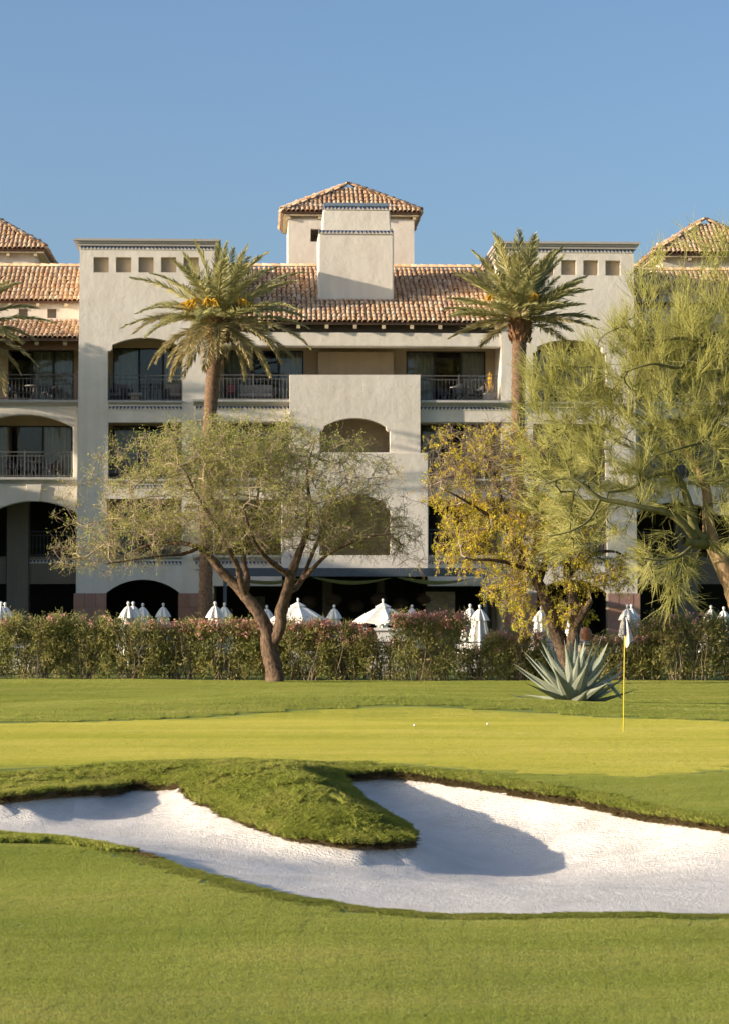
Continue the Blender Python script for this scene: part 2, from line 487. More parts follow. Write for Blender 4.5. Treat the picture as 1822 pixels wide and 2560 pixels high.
def grid(x0, x1, y0, y1, s, j=0.25):
    gx, gy = np.meshgrid(np.arange(x0, x1 + 1e-6, s), np.arange(y0, y1 + 1e-6, s))
    p = np.c_[gx.ravel(), gy.ravel()]
    return p + RNG.uniform(-j, j, p.shape) * s
pts = [grid(-8.5, 8.5, 21, 38, 0.15), grid(-8.5, 8.5, 10, 20.9, 0.35), grid(-18, 18, 38.2, 62, 0.5), grid(-20, 20, 62.6, 84, 1.0)]
co = grid(-240, 240, -80, 420, 12.0)
m_ = (np.abs(co[:, 0]) < 22) & (co[:, 1] > 8) & (co[:, 1] < 86)
md = np.r_[grid(-20, -9, 10, 38, 0.9), grid(9, 20, 10, 38, 0.9)]
pts = np.concatenate(pts + [co[~m_], md])
db, _ = sdf(pts, BK2); dg, _ = sdf(pts, GP)
pts = pts[(np.abs(db) > 0.05) & (np.abs(dg) > 0.12)]
allp = np.concatenate([BK2, GP, pts])
nb, ng = len(BK2), len(GP)
edges = [(i, (i + 1) % nb) for i in range(nb)] + [(nb + i, nb + (i + 1) % ng) for i in range(ng)]
cv, ce, cf, ov, oe, of = delaunay_2d_cdt([Vector(p) for p in allp], edges, [], 0, 1e-5)
CV = np.array([tuple(p) for p in cv]); CF = np.array([f for f in cf if len(f) == 3])
cen = CV[CF].mean(axis=1)
fb, _ = sdf(cen, BK2); fg, _ = sdf(cen, GP)
vb, vbi = sdf(CV, BK2)
ZT = turf(CV)
lipv = BK[vbi, 3]
# roughen the turf a little where it is long
ZS = None
def sand_z(P):
    d, i = sdf(P, BK2)
    t = np.maximum(-d, 0)
    # steep far faces, a shallow near side
    base = turf(P) - BK[i, 3]
    def away(mask):
        Q = BK2[mask]; best = np.full(len(P), 1e9)
        for q in Q: best = np.minimum(best, np.hypot(P[:, 0] - q[0], P[:, 1] - q[1]))
        return best
    isnear = (BK[:, 3] < .052) & (BK2[:, 1] < 28.7) & ((BK2[:, 0] > -1) & (BK2[:, 1] < 26.5) | (BK2[:, 0] <= -1) & (BK2[:, 1] < 29))
    isnear &= ~((BK2[:, 1] > 27.2) & (BK2[:, 0] > -2.2))
    un = np.clip(away(isnear) / 7.0, 0, 1); uf = np.clip(away(~isnear) / 2.1, 0, 1)
    S = 1 - np.maximum((1 - un) ** 1.5, (1 - uf) ** 2)
    fl = -.66 - .36 * np.exp(-((P[:, 0] - 1.5) / 2.2) ** 2 - ((P[:, 1] - 29.3) / 2.7) ** 2) + .02 * np.sin(P[:, 1] * 1.7 + P[:, 0])
    z = base + (fl - base) * S
    return z + 0.010 * np.sin(P[:, 0] * 5.1 + 2 * np.sin(P[:, 1] * 2.3)) * np.clip(t * 2, 0, 1)
def sub(mask):
    F = CF[mask]; u, inv = np.unique(F, return_inverse=True)
    return u, inv.reshape(F.shape)

# ---------------- ground materials
def turf_mat(name, stops, nscale, stripe=None, rough=0.75, bump=0.5, bscale=60):
    m, t, p, out = new_mat(name)
    p.inputs['Roughness'].default_value = rough; p.inputs['Specular IOR Level'].default_value = 0.15
    n1 = noise(t, nscale, 5, 0.6, stretch=(1, 0.45, 1))
    n2 = noise(t, nscale * 14, 4, 0.7)
    mx = N(t, 'ShaderNodeMix'); mx.inputs[0].default_value = 0.4
    t.links.new(n1.outputs['Fac'], mx.inputs[2]); t.links.new(n2.outputs['Fac'], mx.inputs[3])
    src = mx.outputs[0]
    if stripe:
        wv = N(t, 'ShaderNodeTexWave', wave_type='BANDS', bands_direction='Y')
        mp = N(t, 'ShaderNodeMapping'); mp.inputs['Rotation'].default_value = (0, 0, stripe[1])
        t.links.new(N(t, 'ShaderNodeNewGeometry').outputs['Position'], mp.inputs[0]); t.links.new(mp.outputs[0], wv.inputs['Vector'])
        wv.inputs['Scale'].default_value = stripe[0]; wv.inputs['Distortion'].default_value = 0.6; wv.inputs['Detail Scale'].default_value = 0.3
        m2 = N(t, 'ShaderNodeMix'); m2.inputs[0].default_value = stripe[2]
        t.links.new(src, m2.inputs[2]); t.links.new(wv.outputs['Fac'], m2.inputs[3]); src = m2.outputs[0]
    r = ramp(t, stops); t.links.new(src, r.inputs[0]); t.links.new(r.outputs[0], p.inputs['Base Color'])
    b = N(t, 'ShaderNodeBump'); b.inputs['Strength'].default_value = bump; b.inputs['Distance'].default_value = 0.02
    nb_ = noise(t, bscale, 3, 0.7); t.links.new(nb_.outputs['Fac'], b.inputs['Height']); t.links.new(b.outputs[0], p.inputs['Normal'])
    # blades let light through
    tr = N(t, 'ShaderNodeBsdfTranslucent'); t.links.new(r.outputs[0], tr.inputs['Color'])
    return m
M['turf'] = turf_mat('turf_soil_and_grass', [(0.30, (0.16, 0.20, 0.04)), (0.5, (0.23, 0.27, 0.06)), (0.72, (0.31, 0.32, 0.10))], 0.9)
M['green_turf'] = turf_mat('putting_green_turf', [(0.30, (0.32, 0.33, 0.035)), (0.5, (0.42, 0.41, 0.055)), (0.72, (0.50, 0.47, 0.10))], 0.5, bump=0.9, bscale=45)
def sand_mat():
    m, t, p, out = new_mat('bunker_white_sand')
    p.inputs['Roughness'].default_value = 0.95; p.inputs['Specular IOR Level'].default_value = 0.1
    n = noise(t, 1.4, 6, 0.6)
    r = ramp(t, [(0.34, (0.72, 0.675, 0.615)), (0.6, (0.81, 0.765, 0.705))])
    t.links.new(n.outputs['Fac'], r.inputs[0]); t.links.new(r.outputs[0], p.inputs['Base Color'])
    # rake furrows plus clods
    wv = N(t, 'ShaderNodeTexWave', wave_type='BANDS', bands_direction='DIAGONAL')
    wv.inputs['Scale'].default_value = 8; wv.inputs['Distortion'].default_value = 6.0; wv.inputs['Detail'].default_value = 3; wv.inputs['Detail Scale'].default_value = 0.6
    t.links.new(N(t, 'ShaderNodeNewGeometry').outputs['Position'], wv.inputs['Vector'])
    n2 = noise(t, 5, 7, 0.72)
    n3 = noise(t, 38, 4, 0.7)
    a = N(t, 'ShaderNodeMath', operation='MULTIPLY_ADD'); t.links.new(wv.outputs['Fac'], a.inputs[0]); a.inputs[1].default_value = 0.07; t.links.new(n2.outputs['Fac'], a.inputs[2])
    a2 = N(t, 'ShaderNodeMath', operation='MULTIPLY_ADD'); t.links.new(n3.outputs['Fac'], a2.inputs[0]); a2.inputs[1].default_value = 0.5; t.links.new(a.outputs[0], a2.inputs[2])
    b = N(t, 'ShaderNodeBump'); b.inputs['Strength'].default_value = 0.85; b.inputs['Distance'].default_value = 0.075
    t.links.new(a2.outputs[0], b.inputs['Height']); t.links.new(b.outputs[0], p.inputs['Normal'])
    return m
M['sand'] = sand_mat()
M['soil'] = plain('lip_soil_roots', (0.23, 0.175, 0.11), 0.95, var=0.6, scale=30, bump=1.0, bscale=60)
M['patio'] = plain('patio_paving', (0.42, 0.37, 0.31), 0.8, var=0.1, scale=2)

u_, f_ = sub((fb > 0) & (fg > 0))
ground = np_obj('ground', np.c_[CV[u_], ZT[u_]], f_, M['turf'], smooth=True)
tag(ground, 'rolling mown grass of the golf hole around green and bunker', 'grass', kind='structure')
u_, f_ = sub((fb > 0) & (fg <= 0))
green = np_obj('putting_green', np.c_[CV[u_], ZT[u_]], f_, M['green_turf'], smooth=True)
tag(green, 'closely mown yellow-green putting green behind the bunker', 'green', kind='structure')
u_, f_ = sub(fb <= 0)
sandz = sand_z(CV[u_])
isb = np.abs(vb[u_]) < 1e-4
sandz[isb] = ZT[u_][isb] - lipv[u_][isb]
# settle the raked sand: no creases between the faces
nbr = [[] for _ in u_]
for t3 in f_:
    for a_, b_ in ((0, 1), (1, 2), (2, 0)):
        nbr[t3[a_]].append(t3[b_]); nbr[t3[b_]].append(t3[a_])
mx_ = max(len(n) for n in nbr); NI = np.array([n + [n[0]] * (mx_ - len(n)) for n in nbr])
for it in range(22):
    sm = sandz[NI].mean(axis=1); sandz = np.where(isb, sandz, .5 * sandz + .5 * sm)
sand = np_obj('bunker_sand', np.c_[CV[u_], sandz], f_, M['sand'], smooth=True)
tag(sand, 'white raked sand filling the two-lobed bunker', 'sand', kind='structure')
# the cut edge of turf round the bunker: ragged soil face between grass and sand
zb = turf(BK2)
rows = 4; Vl = []; Fl = []
cenb = np.array([0.0, 28.0])
tan = np.roll(BK2, -1, 0) - np.roll(BK2, 1, 0); tan /= np.linalg.norm(tan, axis=1)[:, None] + 1e-9
area = 0.5 * np.sum(BK2[:, 0] * np.roll(BK2[:, 1], -1) - np.roll(BK2[:, 0], -1) * BK2[:, 1])
nin = np.c_[-tan[:, 1], tan[:, 0]] * (1 if area > 0 else -1)      # points into the bunker
for i in range(nb):
    for k in range(rows):
        t = k / (rows - 1)
        off = (0.03 - 0.05 * t + RNG.normal() * 0.012) if 0 < k < rows - 1 else (0.0 if k else 0.02)
        z = zb[i] + 0.012 - (BK[i, 3] + 0.05) * t
        Vl.append((BK2[i, 0] + nin[i, 0] * off, BK2[i, 1] + nin[i, 1] * off, z))
for i in range(nb):
    j = (i + 1) % nb
    for k in range(rows - 1):
        Fl.append((i * rows + k, j * rows + k, j * rows + k + 1, i * rows + k + 1))
np_obj('turf_edge', np.array(Vl), np.array(Fl), M['soil'], ground)
# ================================================================== BUILDING
UC = (BU(198, 0) + BU(1585, 0)) / 2           # mirror axis of the facade
def mirror_u(u): return 2 * UC - u
def arc(x0, y0, x1, y1, apex, n=14):
    """segmental arch from (x0,y0) to (x1,y1) through the apex height, picture pixels"""
    c = (x0 + x1) / 2; h = (x1 - x0) / 2; s = (y0 + y1) / 2 - apex
    r = (h * h + s * s) / (2 * s); a0 = math.asin(min(1, h / r))
    return [(c + r * math.sin(a0 * (2 * k / n - 1)), apex + r - r * math.cos(a0 * (2 * k / n - 1))) for k in range(n + 1)]
def arch_loop(xl, xr, yb, ysh, ysp, apex, nx):
    return [(xl, yb), (xl, ysh), (xl + nx * .6, ysh - 1), (xl + nx, ysh - 6)] + arc(xl + nx, ysp, xr - nx, ysp, apex) + [(xr - nx, ysh - 6), (xr - nx * .6, ysh - 1), (xr, ysh), (xr, yb)]
def rect_loop(xl, xr, yt, yb): return [(xl, yb), (xl, yt), (xr, yt), (xr, yb)]
def L(loop, v):
    return [(lambda p: (p.x, p.z))(B(x, y, v)) for x, y in loop]
def mir(loop): return [(mirror_u(u), z) for u, z in reversed(loop)]

bld = empty('resort_building', BO, BA, 'cream stucco four-storey resort with twin towers, clay tile roof and central chimney', 'building')
lw = empty('guest_wing', BO, BA, 'guest wing with stacked clay tile roofs and railed balconies at left edge', 'building')
rw = empty('guest_wing', BO, BA, 'guest wing with shaded clay tile roof behind the palo verde at right edge', 'building')

def frieze(name, u0, u1, z0, z1, v, parent):
    """row of blue triangles on cream tile"""
    mb = MB(); mb.box(u0, u1, v - .02, v + .05, z0, z1)
    mb.mi = 1; n = max(2, int(abs(u1 - u0) / 0.15)); s = (u1 - u0) / n; h = z1 - z0
    for i in range(n):
        a = u0 + i * s
        left = (i < n / 2)
        tip = a + (s * .22 if left else s * .78)
        p = [(a + s * .04, z1 - h * .08), (a + s * .96, z1 - h * .08), (tip, z0 + h * .1)]
        mb.add([(x, v - .028, z) for x, z in p] + [(x, v - .015, z) for x, z in p], [(0, 2, 1), (3, 4, 5), (0, 1, 4, 3), (1, 2, 5, 4), (2, 0, 3, 5)])
    o = mb.build(name, [M['tile_cream'], M['tile_blue']], parent)
    o['kind'] = 'stuff'
    return o
def railing(u0, u1, zb_, zt, v, parent, step=0.15):
    mb = MB(); h = zt - zb_
    mb.box(u0, u1, v - .025, v + .025, zt - .035, zt)
    mb.box(u0, u1, v - .015, v + .015, zt - .19, zt - .165)
    mb.box(u0, u1, v - .015, v + .015, zb_ + .05, zb_ + .08)
    n = max(1, round((u1 - u0) / 1.75))
    for i in range(n + 1):
        x = u0 + (u1 - u0) * i / n
        x = min(max(x, u0 + .03), u1 - .03)
        mb.box(x - .028, x + .028, v - .028, v + .028, zb_, zt + .04)
    o = mb.build('railing', M['iron'], parent)
    k = max(2, int((u1 - u0) / step)); me = None
    for i in range(1, k):
        x = u0 + (u1 - u0) * i / k
        if me is None:
            b = MB(); b.box(-.011, .011, -.011, .011, 0, h - .20)
            b.taper((0, 0, h * .28), (.012, .012), (0, 0, h * .36), (.021, .021)); b.taper((0, 0, h * .36), (.021, .021), (0, 0, h * .44), (.012, .012))
            c = b.build('baluster', M['iron'], o); me = c.data
        else:
            c = bpy.data.objects.new('baluster', me); link(c, o)
        c.location = (x, v, zb_ + .065)
    return o
def sliding_door(u0, u1, z0, z1, v, parent, curtains=(1, 0, 1), split=(0, .36, .69, 1)):
    """frame set in an opening at depth v, three panes, curtains behind"""
    f = MB(); t = 0.055
    f.box(u0, u0 + t, v - .05, v + .05, z0, z1); f.box(u1 - t, u1, v - .05, v + .05, z0, z1)
    f.box(u0 + t, u1 - t, v - .05, v + .05, z1 - t, z1); f.box(u0 + t, u1 - t, v - .05, v + .05, z0, z0 + t * 1.4)
    W = u1 - u0
    for s in split[1:-1]:
        f.box(u0 + W * s - .04, u0 + W * s + .04, v - .045, v + .045, z0 + t * 1.4, z1 - t)
    fr = f.build('sliding_door', M['bronze'], parent)
    for k in range(3):
        a = u0 + W * split[k] + .045; b = u0 + W * split[k + 1] - .045
        g = MB(); g.box(a, b, v - .006, v + .006, z0 + .08, z1 - .06); g.build('pane', M['glass'], fr)
        if curtains[k]:
            n = max(8, int((b - a) / 0.05)); c = MB()
            vs = []; 
            for i in range(n + 1):
                x = a + (b - a) * i / n
                d = v + .16 + .03 * math.sin(i * 1.9 + k) + .012 * math.sin(i * .7)
                vs += [(x, d, z0 + .02), (x, d, z1 - .02)]
            c.add(vs, [(2 * i, 2 * i + 2, 2 * i + 3, 2 * i + 1) for i in range(n)])
            c.build('curtain', M['curtain'], fr, fix=False)
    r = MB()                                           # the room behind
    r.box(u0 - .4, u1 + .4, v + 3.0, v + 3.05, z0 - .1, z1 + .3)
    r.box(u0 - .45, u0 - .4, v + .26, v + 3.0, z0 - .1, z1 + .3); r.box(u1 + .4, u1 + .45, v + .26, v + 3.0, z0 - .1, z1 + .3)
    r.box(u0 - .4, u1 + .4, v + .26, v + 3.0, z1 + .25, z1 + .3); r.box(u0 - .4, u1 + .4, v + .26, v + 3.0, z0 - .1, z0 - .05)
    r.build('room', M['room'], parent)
    return fr
def bay(u0, u1, z0, z1, v0, v1, parent, doors, wallm='stucco_tan', door_h=None, curtains=(1, 0, 1)):
    """balcony recess: side walls, ceiling, floor, back wall with door openings"""
    z1 = max([z1] + [q[2] + .3 for q in doors])
    mb = MB()
    mb.box(u0 - .25, u0, v0, v1, z0, z1); mb.box(u1, u1 + .25, v0, v1, z0, z1)
    mb.box(u0 - .25, u1 + .25, v0, v1 + .25, z1, z1 + .22)
    mb.build('recess_wall', M['stucco_tan' if wallm != 'stucco_shaded' else wallm], parent)
    fl = MB(); fl.box(u0 - .25, u1 + .25, v0, v1 + .25, z0 - .22, z0); fl.build('balcony_floor', M['ledge'], parent)
    holes = []
    for a, b, zt in doors:
        holes.append([(a, z0 + .02), (a, zt), (b, zt), (b, z0 + .02)])
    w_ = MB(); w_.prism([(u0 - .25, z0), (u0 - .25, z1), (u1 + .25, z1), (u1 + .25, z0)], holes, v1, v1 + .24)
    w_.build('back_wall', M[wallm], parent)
    for a, b, zt in doors:
        sliding_door(a, b, z0 + .02, zt, v1 + .08, parent, curtains)
def ledge(u0, u1, z1, v, parent, proj=.32, h=.22, wrap=True):
    """moulded ledge: lit nosing over a cove; v is the wall face behind it"""
    mb = MB()
    mb.box(u0, u1, v - proj, v + .1, z1 - h * .38, z1)
    # cove
    n = 4; pr = []
    for i in range(n + 1):
        a = i / n
        pr.append((v - proj * .85 * (1 - a) ** 1.6, z1 - h * .38 - h * .62 * a))
    vs = [(u0 + .02, y, z) for y, z in pr] + [(u0 + .02, v + .1, z1 - h), (u0 + .02, v + .1, z1 - h * .38)]
    k = len(vs); vs += [(u1 - .02, y, z) for x, y, z in vs]
    fs = [tuple(range(k)), tuple(range(2 * k - 1, k - 1, -1))] + [(i, (i + 1) % k, k + (i + 1) % k, k + i) for i in range(k)]
    mb.add(vs, fs)
    return mb.build('ledge', M['ledge'], parent)

# ---------------- clay tile roofs
def tile_mesh():
    n = 6; Lt = 0.52; vs = []
    for (y, r, dz) in ((0, .112, .034), (Lt, .076, .0)):
        for q in (r, r - .016):
            for k in range(n + 1):
                a = math.pi * k / n
                vs.append((q * math.cos(a), y, q * .95 * math.sin(a) + dz))
    m = n + 1; fs = []
    for k in range(n):
        fs.append((k, k + 1, 2 * m + k + 1, 2 * m + k))       # outside
        fs.append((k, m + k, m + k + 1, k + 1))               # thickness of the lower end
    for k in range(n):
        fs.append((m + k, 3 * m + k, 3 * m + k + 1, m + k + 1))
    return np.array(vs), np.array(fs)
TV, TF = tile_mesh()
TILE = np_mesh('tile', TV, TF, M['clay_tile'], smooth=False)
def facet(parent, E0, E1, T0, T1, quota=0, pick=None, deck=True, pitch=0.20, row=0.43, name='roof', th=.10):
    """roof plane with eave E0-E1 and top T0-T1 (building frame); tiles as single objects up to quota, the rest joined"""
    E0, E1, T0, T1 = map(Vector, (E0, E1, T0, T1))
    e = (E1 - E0); W = e.length; e.normalize()
    nrm = e.cross((T0 + T1) / 2 - (E0 + E1) / 2).normalized()
    if nrm.z < 0: nrm = -nrm
    s = nrm.cross(e).normalized()
    if s.z < 0: s = -s
    Ls = (T0 - E0).dot(s)
    xl, xr = (T0 - E0).dot(e), (T1 - E0).dot(e)
    mb = MB()
    vs = [E0, E1, T1, T0]; vs = vs + [p - nrm * th for p in vs]
    mb.add(vs, [(0, 1, 2, 3), (7, 6, 5, 4), (0, 4, 5, 1), (1, 5, 6, 2), (2, 6, 7, 3), (3, 7, 4, 0)])
    rf = mb.build(name, M['clay_pan'], parent)
    cells = []
    nr = int(Ls / row + .3); nc = int(W / pitch)
    for j in range(nr):
        t = min(j * row - .06, Ls - .50)
        l = xl * max(t, 0) / Ls; r_ = W + (xr - W) * max(t, 0) / Ls
        for i in range(nc):
            x = (i + .5) * W / nc
            if l - .02 <= x <= r_ + .02:
                cells.append((j, x, t))
    rot0 = Matrix((e, s, nrm)).transposed().to_4x4()
    singles = []; rest = []
    for c in cells:
        if quota and len(singles) < quota and (pick is None or pick(c, E0 + e * c[1] + s * c[2])): singles.append(c)
        else: rest.append(c)
    rnd = random.Random(len(cells))
    def mtx(c):
        j, x, t = c
        jit = Matrix.Rotation(rnd.gauss(0, .035), 4, 'Z') @ Matrix.Rotation(.055 + rnd.gauss(0, .015), 4, 'X')
        return Matrix.Translation(E0 + e * (x + rnd.gauss(0, .008)) + s * (t + rnd.gauss(0, .015)) + nrm * .012) @ rot0 @ jit
    for c in singles:
        o = bpy.data.objects.new('tile', TILE); link(o, rf); o.matrix_local = mtx(c)
    if rest:
        VV = []; FF = []
        th_ = np.c_[TV, np.ones(len(TV))]
        for k, c in enumerate(rest):
            VV.append((th_ @ np.array(mtx(c)).T)[:, :3]); FF.append(TF + k * len(TV))
        o = np_obj('tile_field', np.concatenate(VV), np.concatenate(FF), M['clay_tile'], rf); o['kind'] = 'stuff'
    return rf, len(singles)
def ridge_caps(parent, A, Bp, scale=1.15, step=.4):
    """overlapping cap tiles along a ridge or hip from A up to B"""
    A = Vector(A); Bp = Vector(Bp); d = Bp - A; n = max(2, int(d.length / step)); d.normalize()
    up = (Vector((0, 0, 1)) - d * d.z).normalized(); sd = d.cross(up)
    rot = Matrix((sd, d, up)).transposed().to_4x4()
    th_ = np.c_[TV * scale, np.ones(len(TV))]; VV = []; FF = []
    for k in range(n):
        m_ = Matrix.Translation(A + (Bp - A) * (k / n) + up * .02) @ rot @ Matrix.Rotation(.05, 4, 'X') @ Matrix.Rotation(random.gauss(0, .03), 4, 'Z')
        VV.append((th_ @ np.array(m_).T)[:, :3]); FF.append(TF + k * len(TV))
    o = np_obj('ridge_caps', np.concatenate(VV), np.concatenate(FF), M['clay_tile'], parent); o['kind'] = 'stuff'

# ---------------- stone panels of the tower feet
PANEL = MB(); PANEL.box(-.5, .5, -.03, .03, -.5, .5)
PANEL = PANEL.build('stone_panel', M['stone_panel']); _pm = PANEL.data
bpy.data.objects.remove(PANEL)
def stone_base(u0, u1, z0, z1, v, parent):
    core = MB(); core.box(u0 + .02, u1 - .02, v + .04, v + .7, z0, z1 - .01); c = core.build('stone_base', M['stucco_shaded'], parent)
    nr = max(1, round((z1 - z0) / .62)); rnd = random.Random(int(u0 * 100))
    for j in range(nr):
        za = z0 + (z1 - z0) * j / nr; zb_ = z0 + (z1 - z0) * (j + 1) / nr
        x = u0
        while x < u1 - .05:
            wd = min(rnd.choice([.45, .6, .75]), u1 - x)
            if u1 - x - wd < .25: wd = u1 - x
            o = bpy.data.objects.new('stone_panel', _pm); link(o, c)
            o.scale = (wd - .012, 1, zb_ - za - .012); o.location = (x + wd / 2, v + rnd.uniform(-.012, .012), (za + zb_) / 2)
            x += wd

# ================= towers
ZG = -0.05
def tower(mirrored):
    P_ = bld
    f = (lambda loop: mir(loop)) if mirrored else (lambda loop: loop)
    def uu(a, b):
        return (mirror_u(b), mirror_u(a)) if mirrored else (a, b)
    l = BU(198, 0); r = BU(536, 0); ztop = BZ(614, 0, 300)
    zg = ZG
    a0, a1 = BU(266, 0), BU(452, 0)
    ga = L(arc(264, 1484, 452, 1484, 1449), 0)
    out = [(l - .18, zg), (l - .10, BZ(1484, 0)), (l, ztop), (r, ztop), (r, zg), (ga[-1][0], zg)] + list(reversed(ga)) + [(ga[0][0], zg)]
    holes = [L(arch_loop(270, 457, 1003, 878, 862, 844, 11), 0), L(rect_loop(271, 456, 1056, 1199), 0), L(rect_loop(267, 455, 1247, 1390), 0)]
    for k in range(5):
        holes.append(L(rect_loop(234.5 + 56.3 * k, 272.5 + 56.3 * k, 643, 681), 0))
    mb = MB(); mb.prism(f(out), [f(h) for h in holes], 0, .45)
    wl = mb.build('tower_wall', M['stucco'], P_, bevel=.06, segs=3)
    nb_ = MB(); q = uu(BU(228, .2), BU(505, .2)); nb_.box(q[0], q[1], .22, .30, BZ(690, 0), BZ(635, 0)); nb_.build('niche_back', M['stucco_tan'], P_)
    # sides, back and flat roof
    sd = MB(); x0, x1 = uu(l, l + .4); sd.box(x0, x1, .45, 9, zg, ztop); x0, x1 = uu(r - .4, r); sd.box(x0, x1, .45, 9, zg, ztop)
    x0, x1 = uu(l + .4, r - .4); sd.box(x0, x1, 8.6, 9, zg, ztop); sd.box(x0, x1, .45, 8.6, ztop - .9, ztop - .6)
    sd.build('tower_side', M['stucco'], P_)
    # cornice and frieze
    c = MB(); x0, x1 = uu(l, r); zc = ztop
    for k, (p, h0, h1) in enumerate([(.10, -.02, .09), (.16, .09, .17), (.24, .17, .26)]):
        c.box(x0 - p, x1 + p, -p, 9 + p, zc + h0, zc + h1)
    c.build('cornice', M['cornice'], P_)
    frieze('tile_frieze', x0 + .02, x1 - .02, zc - .17, zc - .03, -.005, P_)
    # three balcony bays behind the openings
    for (yt, yb, dy) in ((842, 1003, 870), (1050, 1199, 1064), (1240, 1390, 1262)):
        za, zb_ = BZ(yb, 0, 360), BZ(yt, 0, 360) + .1
        x0, x1 = uu(BU(262, 0), BU(470, 0))
        d0, d1 = uu(BU(274, 0), BU(460, 0))
        bay(x0, x1, za, zb_, .45, 2.3, P_, [(d0, d1, BZ(dy, 2.3, 360))], wallm='stucco_tan')
        x0, x1 = uu(BU(270, 0), BU(457, 0))
        railing(x0 + .01, x1 - .01, za + .02, za + 1.09, .22, P_)
        ledge(x0 - .04 if False else x0 + .005, x1 - .005, za + .02, .02, P_, proj=.16, h=.2)
        frieze('tile_frieze', x0 + .02, x1 - .02, za - .36, za - .20, -.002, P_)
    # dark arcade behind the ground arch
    x0, x1 = uu(a0 - .5, a1 + .4)
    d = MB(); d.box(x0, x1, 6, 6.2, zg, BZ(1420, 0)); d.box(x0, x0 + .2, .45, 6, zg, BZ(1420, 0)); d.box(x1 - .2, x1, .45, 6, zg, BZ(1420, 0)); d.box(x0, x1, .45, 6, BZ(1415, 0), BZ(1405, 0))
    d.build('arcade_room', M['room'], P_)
    x0, x1 = uu(BU(186, -.1), BU(268, -.1)); stone_base(x0, x1, zg, BZ(1483, 0), -.14, P_)
    x0, x1 = uu(BU(447, -.1), BU(534, -.1)); stone_base(x0, x1, zg, BZ(1483, 0), -.14, P_)
tower(False); tower(True)

# ================= centre between the towers
cl, cr = BU(533, .6), BU(1250, .6)
# top storey: beam, fascia, rafters, recess
zbm0, zbm1 = BZ(866, .08), BZ(831, .08)
VE, VR = -.25, 6.8
mb = MB(); mb.box(cl, cr, .08, .75, zbm0, zbm1); mb.build('balcony_beam', M['stucco'], bld, bevel=.05)
mb = MB(); mb.box(cl, cr, .16, .6, zbm1 + .003, BZ(804, .4)); mb.build('fascia_beam', M['wood_dark'], bld)
ze, zr = BZ(806, VE), BZ(672, VR)
for k in range(-3, 8):
    x = BU(747 + 70.7 * k, -.38, 820)
    if cl + .1 < x < cr - .05:
        mb = MB(); s_ = (zr - ze) / (VR - VE)
        vs = []
        for y, t_, h_ in ((-.22, 0, .15), (.17, 0, .20)):
            zt = ze + (y - VE) * s_ - .115
            vs += [(x - .07, y, zt - h_), (x + .07, y, zt - h_), (x + .07, y, zt), (x - .07, y, zt)]
        mb.add(vs, [(0, 1, 2, 3), (7, 6, 5, 4), (0, 4, 5, 1), (1, 5, 6, 2), (2, 6, 7, 3), (3, 7, 4, 0)])
        mb.build('rafter_tail', M['wood_tail'], bld)
main_roof, nq = facet(bld, (BU(532, VE), VE, ze), (BU(1252, VE), VE, ze), (BU(532, VE), VR, zr), (BU(1252, VE), VR, zr), quota=300, row=.45)
facet(bld, (BU(1252, VE), 14, ze + .1), (BU(532, VE), 14, ze + .1), (BU(1252, VE), VR + .02, zr), (BU(532, VE), VR + .02, zr))
ridge_caps(main_roof, (BU(532, VE), VR, zr + .03), (BU(1252, VE), VR, zr + .03), 1.3)
za = BZ(1003, -.4)
bay(cl, cr, za, zbm0 + .02, .75, 2.6, bld, [(BU(561, 2.6), BU(759, 2.6), BZ(877, 2.6)), (BU(1015, 2.6), BU(1213, 2.6), BZ(877, 2.6))])
mb = MB(); mb.box(BU(796, 2.1), BU(983, 2.1), 2.1, 2.6, za, zbm0 - .02); mb.build('partition_wall', M['stucco_tan'], bld)
# balcony fronts of the upper two storeys (left and right of the chimney block)
def balcony_front(x0, x1, ytop, ylow, v, ends=.0):
    u0, u1 = BU(x0, v), BU(x1, v); zt = BZ(ytop, v)
    mb = MB(); mb.box(u0, u1, v, .95, BZ(ylow, v), zt - .05); mb.build('balcony_parapet', M['stucco'], bld, bevel=.03)
    ledge(u0 - .08, u1 + .02, zt, v, bld, proj=.30, h=.24)
    frieze('tile_frieze', u0 + .02, u1 - .02, zt - .40, zt - .245, v - .004, bld)
    return zt
VB = -.15
for x0, x1 in ((488, 727), (1048, 1284)):
    zt = balcony_front(x0, x1, 1001, 1055, VB)
    a, b = (BU(540, .1), BU(727, .1)) if x0 < 900 else (BU(1048, .1), BU(1243, .1))
    railing(a, b, zt, BZ(938, .1), .05, bld)
    zt = balcony_front(x0, x1, 1197, 1248, VB)
    railing(a, b, zt, zt + 1.07, .05, bld)
    zt = balcony_front(x0, x1, 1388, 1424, VB)
    if x0 > 900: railing(a, b, zt, zt + 1.07, .05, bld)
# second storey recesses
for (yt, yb, dy) in ((1050, 1199, 1063),):
    z0, z1 = BZ(yb, -.2), BZ(yt, -.1)
    bay(cl, BU(728, .95), z0, z1, .95, 2.6, bld, [(BU(572, 2.6), BU(720, 2.6), BZ(dy, 2.6))])
    bay(BU(1046, .95), cr, z0, z1, .95, 2.6, bld, [(BU(1052, 2.6), BU(1200, 2.6), BZ(dy, 2.6))])
z0, z1 = BZ(1390, -.2), BZ(1243, -.1)
bay(cl, BU(708, .95), z0, z1, .95, 3.2, bld, [(BU(572, 3.2), BU(700, 3.2), BZ(1262, 3.2))], wallm='stucco_shaded', curtains=(0, 0, 0))
bay(BU(1066, .95), cr, z0, z1, .95, 3.6, bld, [(BU(1085, 3.6), BU(1190, 3.6), BZ(1285, 3.6))], wallm='room', curtains=(0, 0, 0))
